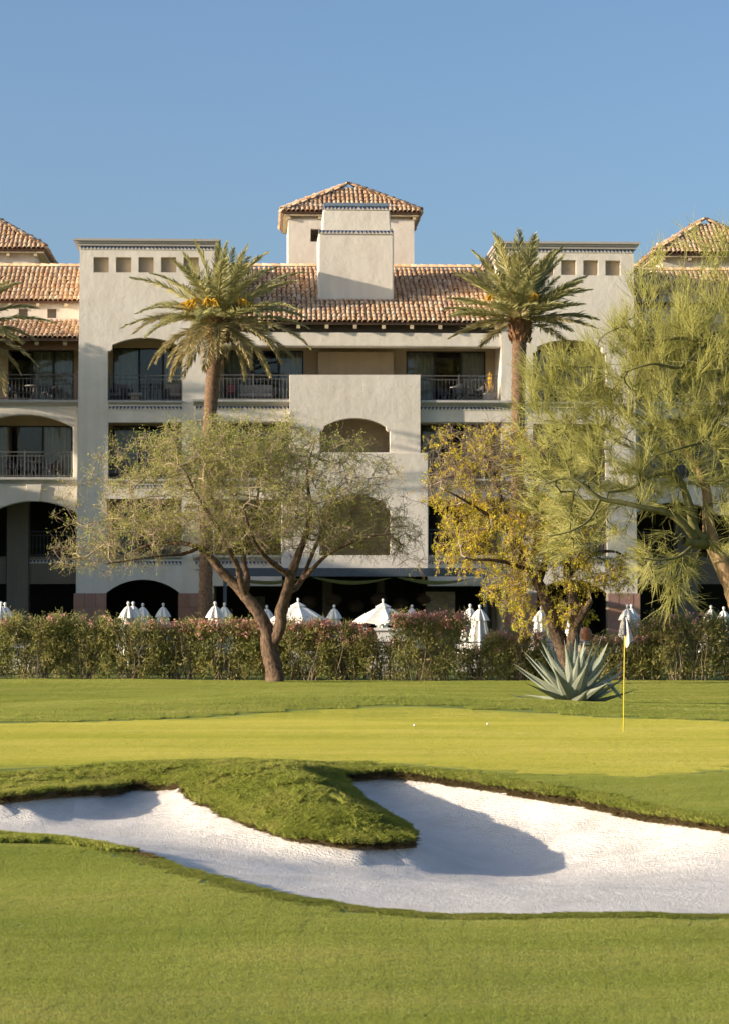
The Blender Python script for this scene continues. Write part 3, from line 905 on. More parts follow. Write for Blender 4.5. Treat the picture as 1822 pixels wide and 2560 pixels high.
# the projecting chimney block, two steps, each with an arched recess
def block(x0, x1, y0, y1, v, arch, back):
    mb = MB(); mb.prism(L(rect_loop(x0, x1, y0, y1), v), [L(arch, v)], v, v + .5)
    mb.build('chimney_block', M['stucco'], bld, bevel=.08, segs=3)
    s_ = MB(); u0, u1 = BU(x0, v), BU(x1, v); za_, zb_ = BZ(y1, v), BZ(y0, v)
    s_.box(u0 + .003, u0 + .4, v + .5, back + .2, za_, zb_ - .02); s_.box(u1 - .4, u1 - .003, v + .5, back + .2, za_, zb_ - .02)
    s_.box(u0 + .4, u1 - .4, v + .5, back + .2, zb_ - .5, zb_ - .02)
    s_.build('block_side', M['stucco'], bld)
    s_ = MB(); s_.box(u0 + .4, u1 - .4, back, back + .2, za_, zb_ - .5); s_.box(u0 + .4, u1 - .4, v + .5, back, za_ - .01, za_ + .02 if False else za_ + .01)
    s_.build('recess_back', M['stucco_tan'], bld)
block(725, 1050, 937, 1134, -.62, arch_loop(800, 975, 1131, 1078, 1066, 1045, 10), 1.1)
block(705, 1070, 1132, 1432, -.95, arch_loop(800, 976, 1388, 1275, 1262, 1236, 10), 1.3)
# the chimney through the roof, two tiers with tile friezes
v = 2.3
mb = MB(); u0, u1 = BU(796, v), BU(984, v)
mb.box(u0, u1, v, v + 2.2, BZ(765, v), BZ(584, v))
mb.build('chimney_stack', M['stucco'], bld, bevel=.06, segs=3)
frieze('tile_frieze', u0 + .01, u1 - .01, BZ(585, v), BZ(576, v), v - .04, bld)
u0, u1 = BU(808, v + .25), BU(974, v + .25)
mb = MB(); zz0, zz1 = BZ(577, v), BZ(523, v)
mb.taper(((u0 + u1) / 2, v + 1.15, zz0), ((u1 - u0) / 2 + .05, 1.0), ((u0 + u1) / 2, v + 1.15, zz1), ((u1 - u0) / 2, .95))
mb.build('chimney_stack', M['stucco'], bld, bevel=.05, segs=3)
frieze('tile_frieze', u0 + .05, u1 - .05, BZ(523, v), BZ(514, v), v + .19, bld)
mb = MB(); mb.box(u0 + .02, u1 - .02, v + .12, v + 2.15, BZ(514, v) + .002, BZ(506, v)); mb.build('chimney_cap', M['cap_blue'], bld)

# bell tower behind
VT = 7.6
u0, u1 = BU(721, VT), BU(1035, VT); za_ = BZ(690, VT); zb_ = BZ(548, VT); zc_ = BZ(524, VT)
dep = 5.0
mb = MB()
for vv in (VT, VT + dep - .4):
    ho = [L(rect_loop(777, 803, 572, 604), VT), L(rect_loop(955, 981, 572, 604), VT)]
    if vv > VT: ho = [[(u, z - .45) for u, z in h] for h in ho]
    mb.prism([(u0, za_), (u0, zb_), (u1, zb_), (u1, za_)], ho, vv, vv + .4)
mb.box(u0 + .003, u0 + .4, VT + .4, VT + dep - .4, za_, zb_); mb.box(u1 - .4, u1 - .003, VT + .4, VT + dep - .4, za_, zb_)
mb.build('bell_tower_wall', M['stucco'], bld, bevel=.06)
mb = MB(); mb.box(u0 + .16, u1 - .16, VT + .16, VT + dep - .16, zb_ - .002, zc_ + .25); mb.build('bell_tower_neck', M['stucco'], bld)
def hip_roof(parent, u0, u1, v0, v1, ze, rise, ov, name='roof', rid=.15, cap=True):
    a0, a1, b0, b1 = u0 - ov, u1 + ov, v0 - ov, v1 + ov
    um = (u0 + u1) / 2; vm = (v0 + v1) / 2; zt = ze + rise
    A = (um - rid, vm, zt); C_ = (um + rid, vm, zt)
    rf, _ = facet(parent, (a0, b0, ze), (a1, b0, ze), A, C_, name=name)
    facet(parent, (a1, b0, ze), (a1, b1, ze), C_, C_, name=name)
    facet(parent, (a1, b1, ze), (a0, b1, ze), C_, A, name=name)
    facet(parent, (a0, b1, ze), (a0, b0, ze), A, A, name=name)
    for x, y, q in ((a0, b0, A), (a1, b0, C_), (a0, b1, A), (a1, b1, C_)):
        ridge_caps(rf, (x, y, ze + .06), (q[0], q[1], zt + .08), 1.2)
    s_ = MB(); s_.box(a0 + .08, a1 - .08, b0 + .08, b1 - .08, ze - .16, ze - .10); s_.build('soffit', M['wood_tail'], parent)
    n = max(2, int((u1 - u0) / 1.15))
    for i in range(n + 1):
        x = u0 + (u1 - u0) * i / n
        t_ = MB(); t_.box(x - .07, x + .07, b0 + .12, v0 + .3, ze - .30, ze - .163); t_.build('rafter_tail', M['wood_tail'], parent)
    return rf
hip_roof(bld, u0, u1, VT, VT + dep, BZ(528, VT - .5), BZ(470, VT + dep / 2) - BZ(528, VT - .5), .28)

# ground floor: dark dining terrace behind a steel pergola
for x0, x1 in ((cl - .3, BU(706, -.2)), (BU(1069, -.2), cr + .3)):
    mb = MB(); mb.box(x0, x1, -.1, .5, BZ(1465, -.1), BZ(1424, -.1) - .003); mb.build('terrace_lintel', M['stucco'], bld)
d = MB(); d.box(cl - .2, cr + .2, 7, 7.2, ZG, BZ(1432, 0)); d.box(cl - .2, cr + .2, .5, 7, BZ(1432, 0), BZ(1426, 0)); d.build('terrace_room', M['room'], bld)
for x0, x1, y0, vv in ((1063, 1136, 1478, 1.0), (634, 666, 1490, 4.0), (806, 832, 1450, 4.5), (940, 962, 1450, 4.5), (1226, 1240, 1500, 2.0)):
    u0, u1 = BU(x0, vv), BU(x1, vv); zt = BZ(y0, vv)
    core = MB(); core.box(u0 + .03, u1 - .03, vv + .05, vv + .7, ZG, zt - .02); c = core.build('stone_pier', M['stucco_shaded'], bld)
    if x1 - x0 > 60:
        rnd = random.Random(3); z = ZG
        sm = MB(); sm.box(-.5, .5, -.06, .06, -.5, .5); first = sm.build('stone', M['ledgestone'], c); me = first.data; used = False
        while z < zt - .03:
            h = min(rnd.choice([.09, .12, .15]), zt - z); x = u0
            while x < u1 - .04:
                wd = min(rnd.uniform(.22, .5), u1 - x)
                o = first if not used else bpy.data.objects.new('stone', me)
                if used: link(o, c)
                used = True
                o.scale = (wd - .012, 1, h - .01); o.location = (x + wd / 2, vv + rnd.uniform(-.02, .03), z + h / 2); x += wd
            z += h
# pergola
perg = empty('pergola', tuple(WB(BU(888, -3.4), -3.4, ZG)), BA, 'slate blue steel pergola with fabric shade before the dark dining terrace', 'pergola')
uc = BU(888, -3.4)
def pu(px): return BU(px, -3.4) - uc
zp0, zp1 = BZ(1441, -3.4) - ZG, BZ(1420, -3.4) - ZG
mb = MB(); mb.box(pu(556), pu(1219), -.09, .09, zp0, zp1); mb.build('beam', M['steel_blue'], perg)
for x in (564, 1211):
    mb = MB(); mb.box(pu(x) - .07, pu(x) + .07, -.07, .07, 0, zp0 - .002); mb.build('post', M['steel_blue'], perg)
for x in (564, 780, 996, 1211):
    mb = MB(); mb.box(pu(x) - .06, pu(x) + .06, .093, 3.2, zp0 + .05, zp1 - .04); mb.build('cross_beam', M['steel_blue'], perg)
for a, b in ((570, 774), (786, 990), (1002, 1205)):
    c = MB(); n = 14; vs = []
    for i in range(n + 1):
        t_ = i / n
        for k in range(2):
            vs.append((pu(a) + (pu(b) - pu(a)) * t_, .2 + 2.9 * k, zp0 - .02 - .26 * math.sin(math.pi * t_) * (.6 + .5 * k)))
    c.add(vs, [(2 * i, 2 * i + 2, 2 * i + 3, 2 * i + 1) for i in range(n)]); c.build('shade_cloth', M['curtain'], perg, fix=False, smooth=True)

# ================= side wings
def wing(P_, mirrored, keep):
    def uu(a, b): return (mirror_u(b), mirror_u(a)) if mirrored else (a, b)
    f = (lambda l_: mir(l_)) if mirrored else (lambda l_: l_)
    V0 = .9
    ul = BU(-640, V0); ur = BU(196, V0)
    def box(mb, a, b, v0, v1, z0, z1):
        x0, x1 = uu(a, b); mb.box(x0, x1, v0, v1, z0, z1)
    def fac(E0, E1, T0, T1, q):
        if mirrored:
            return facet(P_, (mirror_u(E1[0]), *E1[1:]), (mirror_u(E0[0]), *E0[1:]), (mirror_u(T1[0]), *T1[1:]), (mirror_u(T0[0]), *T0[1:]))
        return facet(P_, E0, E1, T0, T1, quota=q, pick=lambda c, p: keep(p))
    # upper roof, clerestory, lower roof
    e1 = BZ(757, 2.7); r1 = BZ(676, 6.0)
    rf, n1 = fac((ul, 2.7, e1), (ur, 2.7, e1), (ul, 6.0, r1), (ur, 6.0, r1), 210)
    x0, x1 = uu(ul, ur); ridge_caps(rf, (x0, 6.0, r1 + .03), (x1, 6.0, r1 + .03), 1.3)
    fac((ur, 10.5, e1), (ul, 10.5, e1), (ur, 6.02, r1), (ul, 6.02, r1), 0)
    e2 = BZ(850, .1); r2 = BZ(808, 2.9)
    rf, n2 = fac((ul, .1, e2), (ur, .1, e2), (ul, 2.9, r2), (ur, 2.9, r2), 300 - n1)
    ho = []
    for k in range(-9, 1):
        ho.append(f(L(rect_loop(119 + 71.5 * k, 142 + 71.5 * k, 772, 795), 2.95)))
    mb = MB(); mb.prism(f([(ul, r2 - .4), (ul, e1 + .25), (ur, e1 + .25), (ur, r2 - .4)]), ho, 2.95, 3.2); mb.build('clerestory_wall', M['stucco'], P_, bevel=.03)
    mb = MB(); box(mb, ul, ur, 3.12, 3.18, r2 - .3, e1); mb.build('niche_back', M['stucco_shaded'], P_)
    for k in range(-4, 3):
        for (y, vv, zz, dx) in ((0, 2.74, e1, 93), (1, .3, e2, 90)):
            x = BU(dx + 71 * k, vv)
            if x < ur - .1:
                t_ = MB(); box(t_, x - .07, x + .07, vv, vv + .7, zz - .22, zz - .085); t_.build('rafter_tail', M['wood_tail'], P_)
    mb = MB(); box(mb, ul, ur, .75, 1.0, BZ(877, .8), BZ(856, .8)); mb.build('fascia_beam', M['wood_brown'], P_)
    # top balcony
    za = BZ(1004, V0); zt = BZ(877, .8)
    d = lambda a, b, vv: uu(BU(a, vv), BU(b, vv))
    ds = [d(20, 184, 3.0), d(-300, -110, 3.0)]
    x0, x1 = uu(ul, ur)
    bay(x0, x1, za, zt, 1.0, 3.0, P_, [(a, b, BZ(879, 3.0)) for a, b in ds], curtains=(0, 1, 1) if not mirrored else (1, 1, 0))
    railing(x0 + .05, x1 - .02, za + .02, za + 1.08, V0 + .05, P_)
    # arched balcony below
    za2 = BZ(1196, V0)
    a = L(arc(-60, 1068, 183, 1068, 1037), V0)
    out = L([(-640, 1198), (-640, 1008), (196, 1008), (196, 1198), (183, 1198)], V0) + list(reversed(a)) + L([(-60, 1198)], V0)
    mb = MB(); mb.prism(f(out), [], V0, V0 + .4); mb.build('arch_wall', M['stucco'], P_, bevel=.05)
    ledge(x0, x1 - .005, za + .01, V0, P_, proj=.25, h=.26)
    ds = [d(-60, 182, 3.0)]
    bay(x0, x1, za2, BZ(1030, V0), V0 + .4, 3.0, P_, [(a_, b_, BZ(1067, 3.0)) for a_, b_ in ds])
    q = d(-59, 182, V0); railing(q[0] + .02, q[1] - .02, za2 + .02, za2 + 1.08, V0 + .12, P_)
    # tall shaded arcade with keystone
    a = L(arc(-28, 1286, 198, 1286, 1253), V0)
    out = L([(-640, 1286), (-640, 1200), (198, 1200), (198, 1286)], V0) + list(reversed(a))[1:]
    mb = MB(); mb.prism(f(out), [], V0 + .02, V0 + .42); mb.build('arch_wall', M['stucco'], P_, bevel=.04)
    k_ = L([(74, 1253), (66, 1211), (106, 1211), (98, 1253)], V0 - .12)
    mb = MB(); mb.prism(f(k_), [], V0 - .12, V0 + .1); mb.build('keystone', M['stucco'], P_, bevel=.02)
    ledge(x0, x1 - .005, za2 + .01, V0, P_, proj=.25, h=.26)
    # arcade inside
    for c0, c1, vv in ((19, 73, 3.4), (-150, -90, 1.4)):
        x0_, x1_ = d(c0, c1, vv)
        mb = MB(); mb.box(x0_, x1_, vv, vv + .9, ZG, BZ(1240, vv)); mb.build('arcade_column', M['stucco_shaded'], P_)
    x0_, x1_ = d(73, 196, 3.6); mb = MB(); mb.box(x0_ + .01, x1_, 3.6, 4.0, BZ(1460, 3.6), BZ(1392, 3.6)); mb.box(*d(-640, 18, 3.6), 3.6, 4.0, BZ(1460, 3.6), BZ(1392, 3.6)); mb.build('gallery_parapet', M['stucco_shaded'], P_)
    zq = BZ(1392, 3.6); railing(x0_ + .01, x1_ - .02, zq, zq + 1.08, 3.8, P_)
    frieze('tile_frieze', x0_ + .05, x1_ - .05, BZ(1409, 3.6), BZ(1400, 3.6), 3.59, P_)
    mb = MB(); box(mb, ul, ur + .4, 8.0, 8.2, ZG, BZ(1235, 4)); box(mb, ul, ur + .4, V0 + .45, 8.0, BZ(1218, 4), BZ(1212, 4)); box(mb, ul - .3, ul, V0, 8.2, ZG, BZ(1000, 4)); mb.build('arcade_room', M['room'], P_)
    # turret over the roof
    VV = 7.5
    a0, a1 = uu(BU(-185, VV), BU(88, VV)); zt = BZ(636, VV)
    mb = MB(); mb.box(a0, a1, VV, VV + 4.5, BZ(690, VV), zt); mb.build('turret_wall', M['stucco'], P_, bevel=.05)
    hip_roof(P_, a0, a1, VV, VV + 4.5, BZ(628, VV - .4), 1.75, .45)
wing(lw, False, lambda p: B(0, 800, p.y).x - .1 < p.x)
wing(rw, True, lambda p: False)

# long guest wing that closes the court outside the picture on the left; it shades the lower storeys
sw = empty('court_wing', (-27.5, 77, 0), 0, 'long stucco guest wing closing the courtyard left of the picture', 'building')
mb = MB(); mb.box(-8, 0, 0, 23, ZG, 9.3); mb.build('wall', M['stucco'], sw, bevel=.06)
facet(sw, (.6, 23.2, 9.25), (.6, -.4, 9.25), (-4, 23.2, 11.2), (-4, -.4, 11.2))
facet(sw, (-8.6, -.4, 9.25), (-8.6, 23.2, 9.25), (-4, -.4, 11.2), (-4, 23.2, 11.2))
for j in range(3):
    for i in range(5):
        g = MB(); g.box(0, .05, 1.6 + i * 4.0, 3.6 + i * 4.0, 1 + j * 3.1, 3.1 + j * 3.1); wn = g.build('window', M['bronze'], sw)
        g = MB(); g.box(.052, .06, 1.7 + i * 4.0, 3.5 + i * 4.0, 1.1 + j * 3.1, 3.0 + j * 3.1); g.build('pane', M['glass'], wn)
# ================================================================== PATIO
mb = MB(); mb.box(-60, 60, 76.2, 140, -.3, ZG + .02); patio = mb.build('patio', M['patio'])
tag(patio, 'pale paved pool terrace between hedge and building', 'terrace', kind='structure')
ZP = ZG + .02

# ---------------- umbrellas
def closed_canopy(k):
    mb = MB(); rnd = random.Random(k); ph = rnd.uniform(0, 6)
    fold = lambda t, i: 1 + (.24 if i < 7 else .15) * math.cos(8 * t + ph + .35 * i * .3) + .07 * math.cos(3 * t + ph)
    mb.lathe([(.33, .78), (.30, .95), (.27, 1.2), (.235, 1.45), (.20, 1.7), (.165, 1.95), (.13, 2.15), (.10, 2.28), (.05, 2.40)], n=48, fold=fold)
    return mb
def vent_cap(k):
    mb = MB(); ph = k * 1.3
    fold = lambda t, i: 1 + .16 * math.cos(8 * t + ph)
    mb.lathe([(.235, 2.06), (.225, 2.10), (.165, 2.26), (.095, 2.40), (.04, 2.47)], n=48, fold=fold)
    return mb
_um = {}
for k in range(3):
    a = closed_canopy(k).build('canopy', M['white_cloth'], fix=False, smooth=True); b = vent_cap(k).build('vent_cap', M['white_cloth'], fix=False, smooth=True)
    _um[k] = (a.data, b.data); bpy.data.objects.remove(a); bpy.data.objects.remove(b)
def uparts():
    p = MB(); p.tube([(0, 0, .05), (0, 0, 2.5)], .024, 10); a = p.build('pole', M['pole_wood'])
    p = MB(); p.lathe([(.0, 2.47), (.03, 2.49), (.032, 2.53), (.045, 2.56), (.04, 2.61), (.0, 2.64)], n=12); b = p.build('finial', M['white_paint'], smooth=True)
    p = MB(); p.lathe([(0, 0), (.28, 0), (.28, .05), (.06, .08), (.045, .3), (0, .3)], n=20); c = p.build('base', M['iron'])
    r = (a.data, b.data, c.data)
    for o in (a, b, c): bpy.data.objects.remove(o)
    return r
_pole, _fin, _base = uparts()
def closed_umbrella(px, py, Y, label, k):
    tip = at_y(px, py, Y)
    u = empty('patio_umbrella', (tip.x, Y, ZP), k * 1.1, label, 'umbrella', 'white patio umbrellas')
    s = (tip.z - ZP) / 2.64
    u.scale = (s * 1.3, s * 1.3, s)
    for nm, me in (('canopy', _um[k % 3][0]), ('vent_cap', _um[k % 3][1]), ('pole', _pole), ('finial', _fin), ('base', _base)):
        link(bpy.data.objects.new(nm, me), u)
for i, (px, py, Y, lb) in enumerate([
    (4, 1503, 78, 'furled white umbrella cut by the left picture edge'),
    (14, 1505, 81, 'furled white umbrella just right of the one cut by the left edge'),
    (322, 1503, 78, 'furled white umbrella, left of the close pair before the left arch'),
    (334, 1503, 82, 'furled white umbrella, right one of the close pair before the left arch'),
    (358, 1507, 88, 'small furled white umbrella between the close pair and the arch opening centre'),
    (409, 1507, 90, 'lone small furled white umbrella at the right of the left ground arch'),
    (539, 1503, 79, 'furled white umbrella just right of the left palm trunk, nearest of two'),
    (562, 1506, 86, 'furled white umbrella beside the left pergola post, right one of two'),
    (668, 1512, 89, 'small furled white umbrella seen in the fork of the mesquite trunk'),
    (836, 1511, 88, 'small furled white umbrella between the two open umbrellas'),
    (1029, 1511, 89, 'small furled white umbrella right of the right open umbrella'),
    (1174, 1509, 80, 'furled white umbrella, left of the pair left of the yellow tree'),
    (1198, 1511, 78, 'furled white umbrella, right of the pair left of the yellow tree'),
    (1352, 1514, 78, 'furled white umbrella close against the left side of the yellow tree trunk'),
    (1374, 1513, 79.5, 'furled white umbrella behind the left limb of the yellow tree'),
    (1432, 1512, 82, 'furled white umbrella seen between the limbs of the yellow tree'),
    (1567, 1510, 78, 'furled white umbrella directly behind the golf flag'),
    (1577, 1510, 82, 'furled white umbrella just right of the one behind the flag'),
    (1776, 1513, 84, 'small furled white umbrella above the right hedge'),
    (1808, 1516, 82, 'furled white umbrella beside the palo verde trunk'),
    (955, 1530, 84.5, 'furled white umbrella half hidden below the right open umbrella')]):
    closed_umbrella(px, py, Y, lb, i)
def open_umbrella(px, ptip, pedge, half, Y, label):
    tip = at_y(px, ptip, Y); r = half / FPX * Y
    u = empty('patio_umbrella', (tip.x, Y, ZP), R(11), label, 'umbrella', 'white patio umbrellas')
    zt = tip.z - ZP - .12; ze_ = at_y(px, pedge, Y).z - ZP
    # eight sagging panels with small valance
    mb = MB(); n = 8; m_ = 6; vs = []; fs = []
    per = n * m_
    prof = [(.10, 0.0), (.3, .16), (.55, .42), (.8, .72), (1.0, 1.0), (1.0, 1.09)]
    for q, (rr, dz) in enumerate(prof):
        for k in range(per):
            t = 2 * math.pi * k / per
            a = (k % m_) / m_
            chord = math.cos(math.pi / n) / math.cos((a - .5) * 2 * math.pi / n)
            sag = .05 * math.sin(math.pi * a) * rr
            vs.append((r * rr * chord * math.cos(t), r * rr * chord * math.sin(t), zt + (ze_ - zt) * dz - sag))
    for q in range(len(prof) - 1):
        for k in range(per):
            fs.append((q * per + k, q * per + (k + 1) % per, (q + 1) * per + (k + 1) % per, (q + 1) * per + k))
    mb.add(vs, fs); mb.build('canopy', M['white_cloth'], u, fix=False)
    mb = MB(); mb.lathe([(.26, zt - .04), (.25, zt + .0), (.12, zt + .07), (.03, zt + .12)], n=16, fold=lambda t, i: 1 + .05 * math.cos(8 * t)); mb.build('vent_cap', M['white_cloth'], u, fix=False)
    for k in range(8):
        t = 2 * math.pi * k / 8
        mb = MB(); mb.tube([(.03 * math.cos(t), .03 * math.sin(t), zt - .03), (.97 * r * math.cos(t), .97 * r * math.sin(t), ze_ + .02)], .012, 6); mb.build('rib', M['pole_wood'], u)
    for nm, me in (('pole', _pole), ('finial', _fin), ('base', _base)):
        o = link(bpy.data.objects.new(nm, me), u)
        if nm == 'finial': o.location = (0, 0, zt + .10 - 2.47)
open_umbrella(746, 1505, 1556, 82, 84, 'open white umbrella left of centre, partly hidden by the mesquite trunk')
open_umbrella(957, 1507, 1553, 76, 82, 'open white umbrella at the centre in front of the dining terrace')

# ---------------- fence behind the hedge
fe = empty('pool_fence', (0, 76.0, 0), 0, 'thin dark metal pool fence running behind the hedge', 'fence')
mb = MB()
for z in (.14, .62, 1.14): mb.box(-14, 14, -.02, .02, z - .018, z + .018)
mb.build('rail', M['iron'], fe)
for i in range(15):
    p = MB() if i == 0 else None
    if p: p.box(-.03, .03, -.03, .03, -.1, 1.22); q = p.build('post', M['iron'], fe); pm_ = q.data
    else: q = link(bpy.data.objects.new('post', pm_), fe)
    q.location = (-14 + 2 * i, -.003, 0)
for i in range(196):
    if i == 0:
        p = MB(); p.box(-.009, .009, -.009, .009, .1, 1.14); q = p.build('picket', M['iron'], fe); pm_ = q.data
    else: q = link(bpy.data.objects.new('picket', pm_), fe)
    q.location = (-13.86 + i * .1425, 0, 0)
# ---------------- poolside bar, pillar and urns
p = at_y(962, 1570, 78.2)
bar = empty('poolside_bar', (p.x, 78.2, ZP), 0, 'white poolside counter below the right open umbrella', 'counter')
mb = MB(); mb.box(-.62, .62, 0, .5, 0, p.z - ZP - .09); mb.build('counter_front', M['white_paint'], bar, bevel=.01)
mb = MB(); mb.box(-.70, .70, -.08, .58, p.z - ZP - .088, p.z - ZP); mb.build('counter_top', M['white_paint'], bar, bevel=.015)
for x in (-.66, .66):
    mb = MB(); mb.box(x - .04, x + .04, -.06, .02, 0, p.z - ZP - .1); mb.build('counter_post', M['white_paint'], bar)
p = at_y(1474, 1603, 76.9)
pil = empty('gate_pillar', (p.x, 76.9, ZP), 0, 'tan stucco gate pillar carrying an urn right of the yellow tree', 'pillar')
mb = MB(); mb.box(-.36, .36, -.36, .36, 0, p.z - ZP - .11); mb.build('shaft', M['stucco_tan'], pil, bevel=.02)
mb = MB(); mb.box(-.43, .43, -.43, .43, p.z - ZP - .108, p.z - ZP); mb.build('cap', M['ledge'], pil, bevel=.02)
mb = MB(); mb.box(-.12, .12, -.372, -.355, .62, .66); mb.build('plate', M['bronze'], pil)
def urn(px, pb, Y, h, label):
    p = at_y(px, pb, Y)
    u = empty('urn', tuple(p), 0, label, 'urn', 'terracotta urns')
    r = h * .43
    mb = MB(); mb.lathe([(0, 0), (r * .62, 0), (r * .85, h * .15), (r, h * .4), (r * .93, h * .62), (r * .7, h * .82), (r * .45, h * .92), (r * .40, h * .97)], n=22); mb.build('body', M['terracotta'], u, smooth=True)
    mb = MB(); mb.lathe([(r * .36, h * .93), (r * .52, h * .96), (r * .52, h), (r * .38, h), (r * .33, h * .9)], n=22); mb.build('rim', M['terracotta'], u, smooth=True)
urn(1464, 1601.5, 76.85, .44, 'round terracotta urn on the tan pillar right of the yellow tree')
pu_ = at_y(925, 1608, 78.0)
urn(925, 1608, 77.6, .5, 'terracotta urn in front of the white poolside counter')
mb = MB(); q = at_y(925, 1608, 77.6); mb.box(q.x - .2, q.x + .2, 77.4, 77.8, ZP, q.z - .001); o = mb.build('plinth', M['white_paint'], bevel=.01)
tag(o, 'low white plinth under the urn beside the poolside counter', 'plinth')
# white lounge cabanas on the deck that show as pale shapes through the hedge
for i, (x0, x1, yt, Y, lb) in enumerate([(720, 800, 1630, 79.5, 'low white cabana daybed behind the hedge right of the mesquite trunk'), (1140, 1235, 1612, 80.5, 'low white cabana daybed behind the furled umbrella pair'), (20, 90, 1610, 80, 'low white cabana daybed behind the hedge at the left edge')]):
    a, b = at_y(x0, yt, Y), at_y(x1, yt, Y)
    c = empty('daybed', ((a.x + b.x) / 2, Y, ZP), 0, lb, 'daybed', 'white daybeds on the pool deck')
    hw = (b.x - a.x) / 2; zt = a.z - ZP
    mb = MB(); mb.box(-hw, hw, 0, 1.6, .12, .4); mb.build('frame', M['white_paint'], c, bevel=.01)
    mb = MB(); mb.box(-hw + .03, hw - .03, .03, 1.57, .402, .55); mb.build('mattress', M['white_cloth'], c, bevel=.04)
    mb = MB(); mb.box(-hw, hw, 1.602, 1.7, .12, zt); mb.build('backrest', M['white_paint'], c, bevel=.02)
    for sx in (-1, 1):
        for yy in (.08, 1.5):
            mb = MB(); mb.box(sx * (hw - .08) - .04, sx * (hw - .08) + .04, yy - .04, yy + .04, 0, .119); mb.build('leg', M['white_paint'], c)

# ---------------- round pendants under the pergola
M['wicker'] = plain('dark_wicker', (0.085, 0.055, 0.04), 0.9, var=0.4, scale=30, bump=0.5)
M['glow'] = plain('lamp_amber_glass', (0.5, 0.2, 0.05), 0.4)
for i, (px, py, r, v, lb) in enumerate([(774, 1505, 22, 2.2, 'dark round wicker pendant, first from the left under the pergola'), (834, 1500, 21, 1.4, 'dark round wicker pendant, second from the left under the pergola'), (890, 1515, 21, 2.4, 'dark round wicker pendant at the centre, hung lowest'),
        (946, 1498, 22, 1.4, 'dark round wicker pendant, third from the right under the pergola'), (1002, 1512, 24, 2.0, 'dark round wicker pendant, second from the right under the pergola'), (1061, 1498, 21, 1.2, 'dark round wicker pendant before the ledgestone pier')]):
    q = B(px, py, v); rr = r / 61.0
    t = empty('pendant_lamp', tuple(WB(q.x, v, q.z)), 0, lb, 'lamp', 'round wicker pendants')
    mb = MB(); n = 10
    mb.lathe([(rr * math.sin(math.pi * k / n) + .002, -rr * .78 * math.cos(math.pi * k / n)) for k in range(n + 1)], n=20); mb.build('shade', M['wicker'], t, smooth=True)
    mb = MB(); mb.tube([(0, 0, rr * .78), (0, 0, BZ(1432, 0) - q.z)], .012, 6); mb.build('cord', M['bronze'], t)
for px, py, v, lb in ((1110, 1526, 2.5, 'small amber pendant lamp in front of the ledgestone pier'), (648, 1519, 3.0, 'small amber pendant lamp left of the mesquite trunk')):
    q = B(px, py, v)
    t = empty('pendant_lamp', tuple(WB(q.x, v, q.z)), 0, lb, 'lamp', 'amber pendants')
    mb = MB(); mb.lathe([(.06, .10), (.12, .02), (.12, -.06), (.05, -.10), (.002, -.10)], n=14); mb.build('shade', M['glow'], t, smooth=True)
    mb = MB(); mb.tube([(0, 0, .1), (0, 0, BZ(1432, 0) - q.z)], .01, 6); mb.build('cord', M['bronze'], t)

# ---------------- balcony furniture
M['weave'] = plain('charcoal_weave', (0.07, 0.07, 0.075), 0.8, var=0.3, scale=40)
M['cushion'] = plain('cushion_grey_linen', (0.36, 0.34, 0.31), 0.9)
M['red_cloth'] = plain('cushion_red', (0.36, 0.05, 0.05), 0.9)
M['frame_lt'] = plain('chair_frame_grey', (0.35, 0.34, 0.32), 0.6)
def place(name, u, v, z, rz, label, cat, group=None):
    return empty(name, tuple(WB(u, v, z)), BA + rz, label, cat, group)
def armchair(u, v, z, rz, label, mat='weave', legs='iron'):
    c = place('armchair', u, v, z, rz, label, 'chair', 'balcony chairs')
    mb = MB(); mb.box(-.29, .29, -.27, .27, .40, .47); mb.build('seat', M[mat], c, bevel=.02)
    mb = MB(); n = 12; vs = []
    for i in range(n + 1):
        a = math.pi * (i / n)
        x, y = .33 * math.cos(a), .04 + .26 * math.sin(a)
        top = .62 + .22 * math.sin(a) ** 2
        vs += [(x * .9, y * .95, .42), (x * 1.06, y * 1.1, top), (x * 1.06 * .93, y * 1.1 - .035, top), (x * .9 * .93, y * .95 - .03, .42)]
    fs = []
    for i in range(n):
        for k in range(4):
            fs.append((4 * i + k, 4 * i + (k + 1) % 4, 4 * i + 4 + (k + 1) % 4, 4 * i + 4 + k))
    mb.add(vs, fs); mb.build('backrest', M[mat], c)
    for sx in (-1, 1):
        for sy in (-1, 1):
            mb = MB(); mb.tube([(sx * .24, sy * .21, .40), (sx * .28, sy * .25, 0)], [.018, .014], 6); mb.build('leg', M[legs], c)
    return c
def dining_table(u, v, z, label, r=.42):
    c = place('dining_table', u, v, z, .3, label, 'table', 'balcony tables')
    mb = MB(); mb.lathe([(0, .72), (r, .72), (r, .75), (0, .75)], n=24); mb.build('tabletop', M['frame_lt'], c)
    for k in range(4):
        a = math.pi / 2 * k + .4
        mb = MB(); mb.tube([(-.03 * math.cos(a), -.03 * math.sin(a), .72), (.05 * math.cos(a), .05 * math.sin(a), .4), (.3 * math.cos(a), .3 * math.sin(a), 0)], .02, 6); mb.build('leg', M['frame_lt'], c)
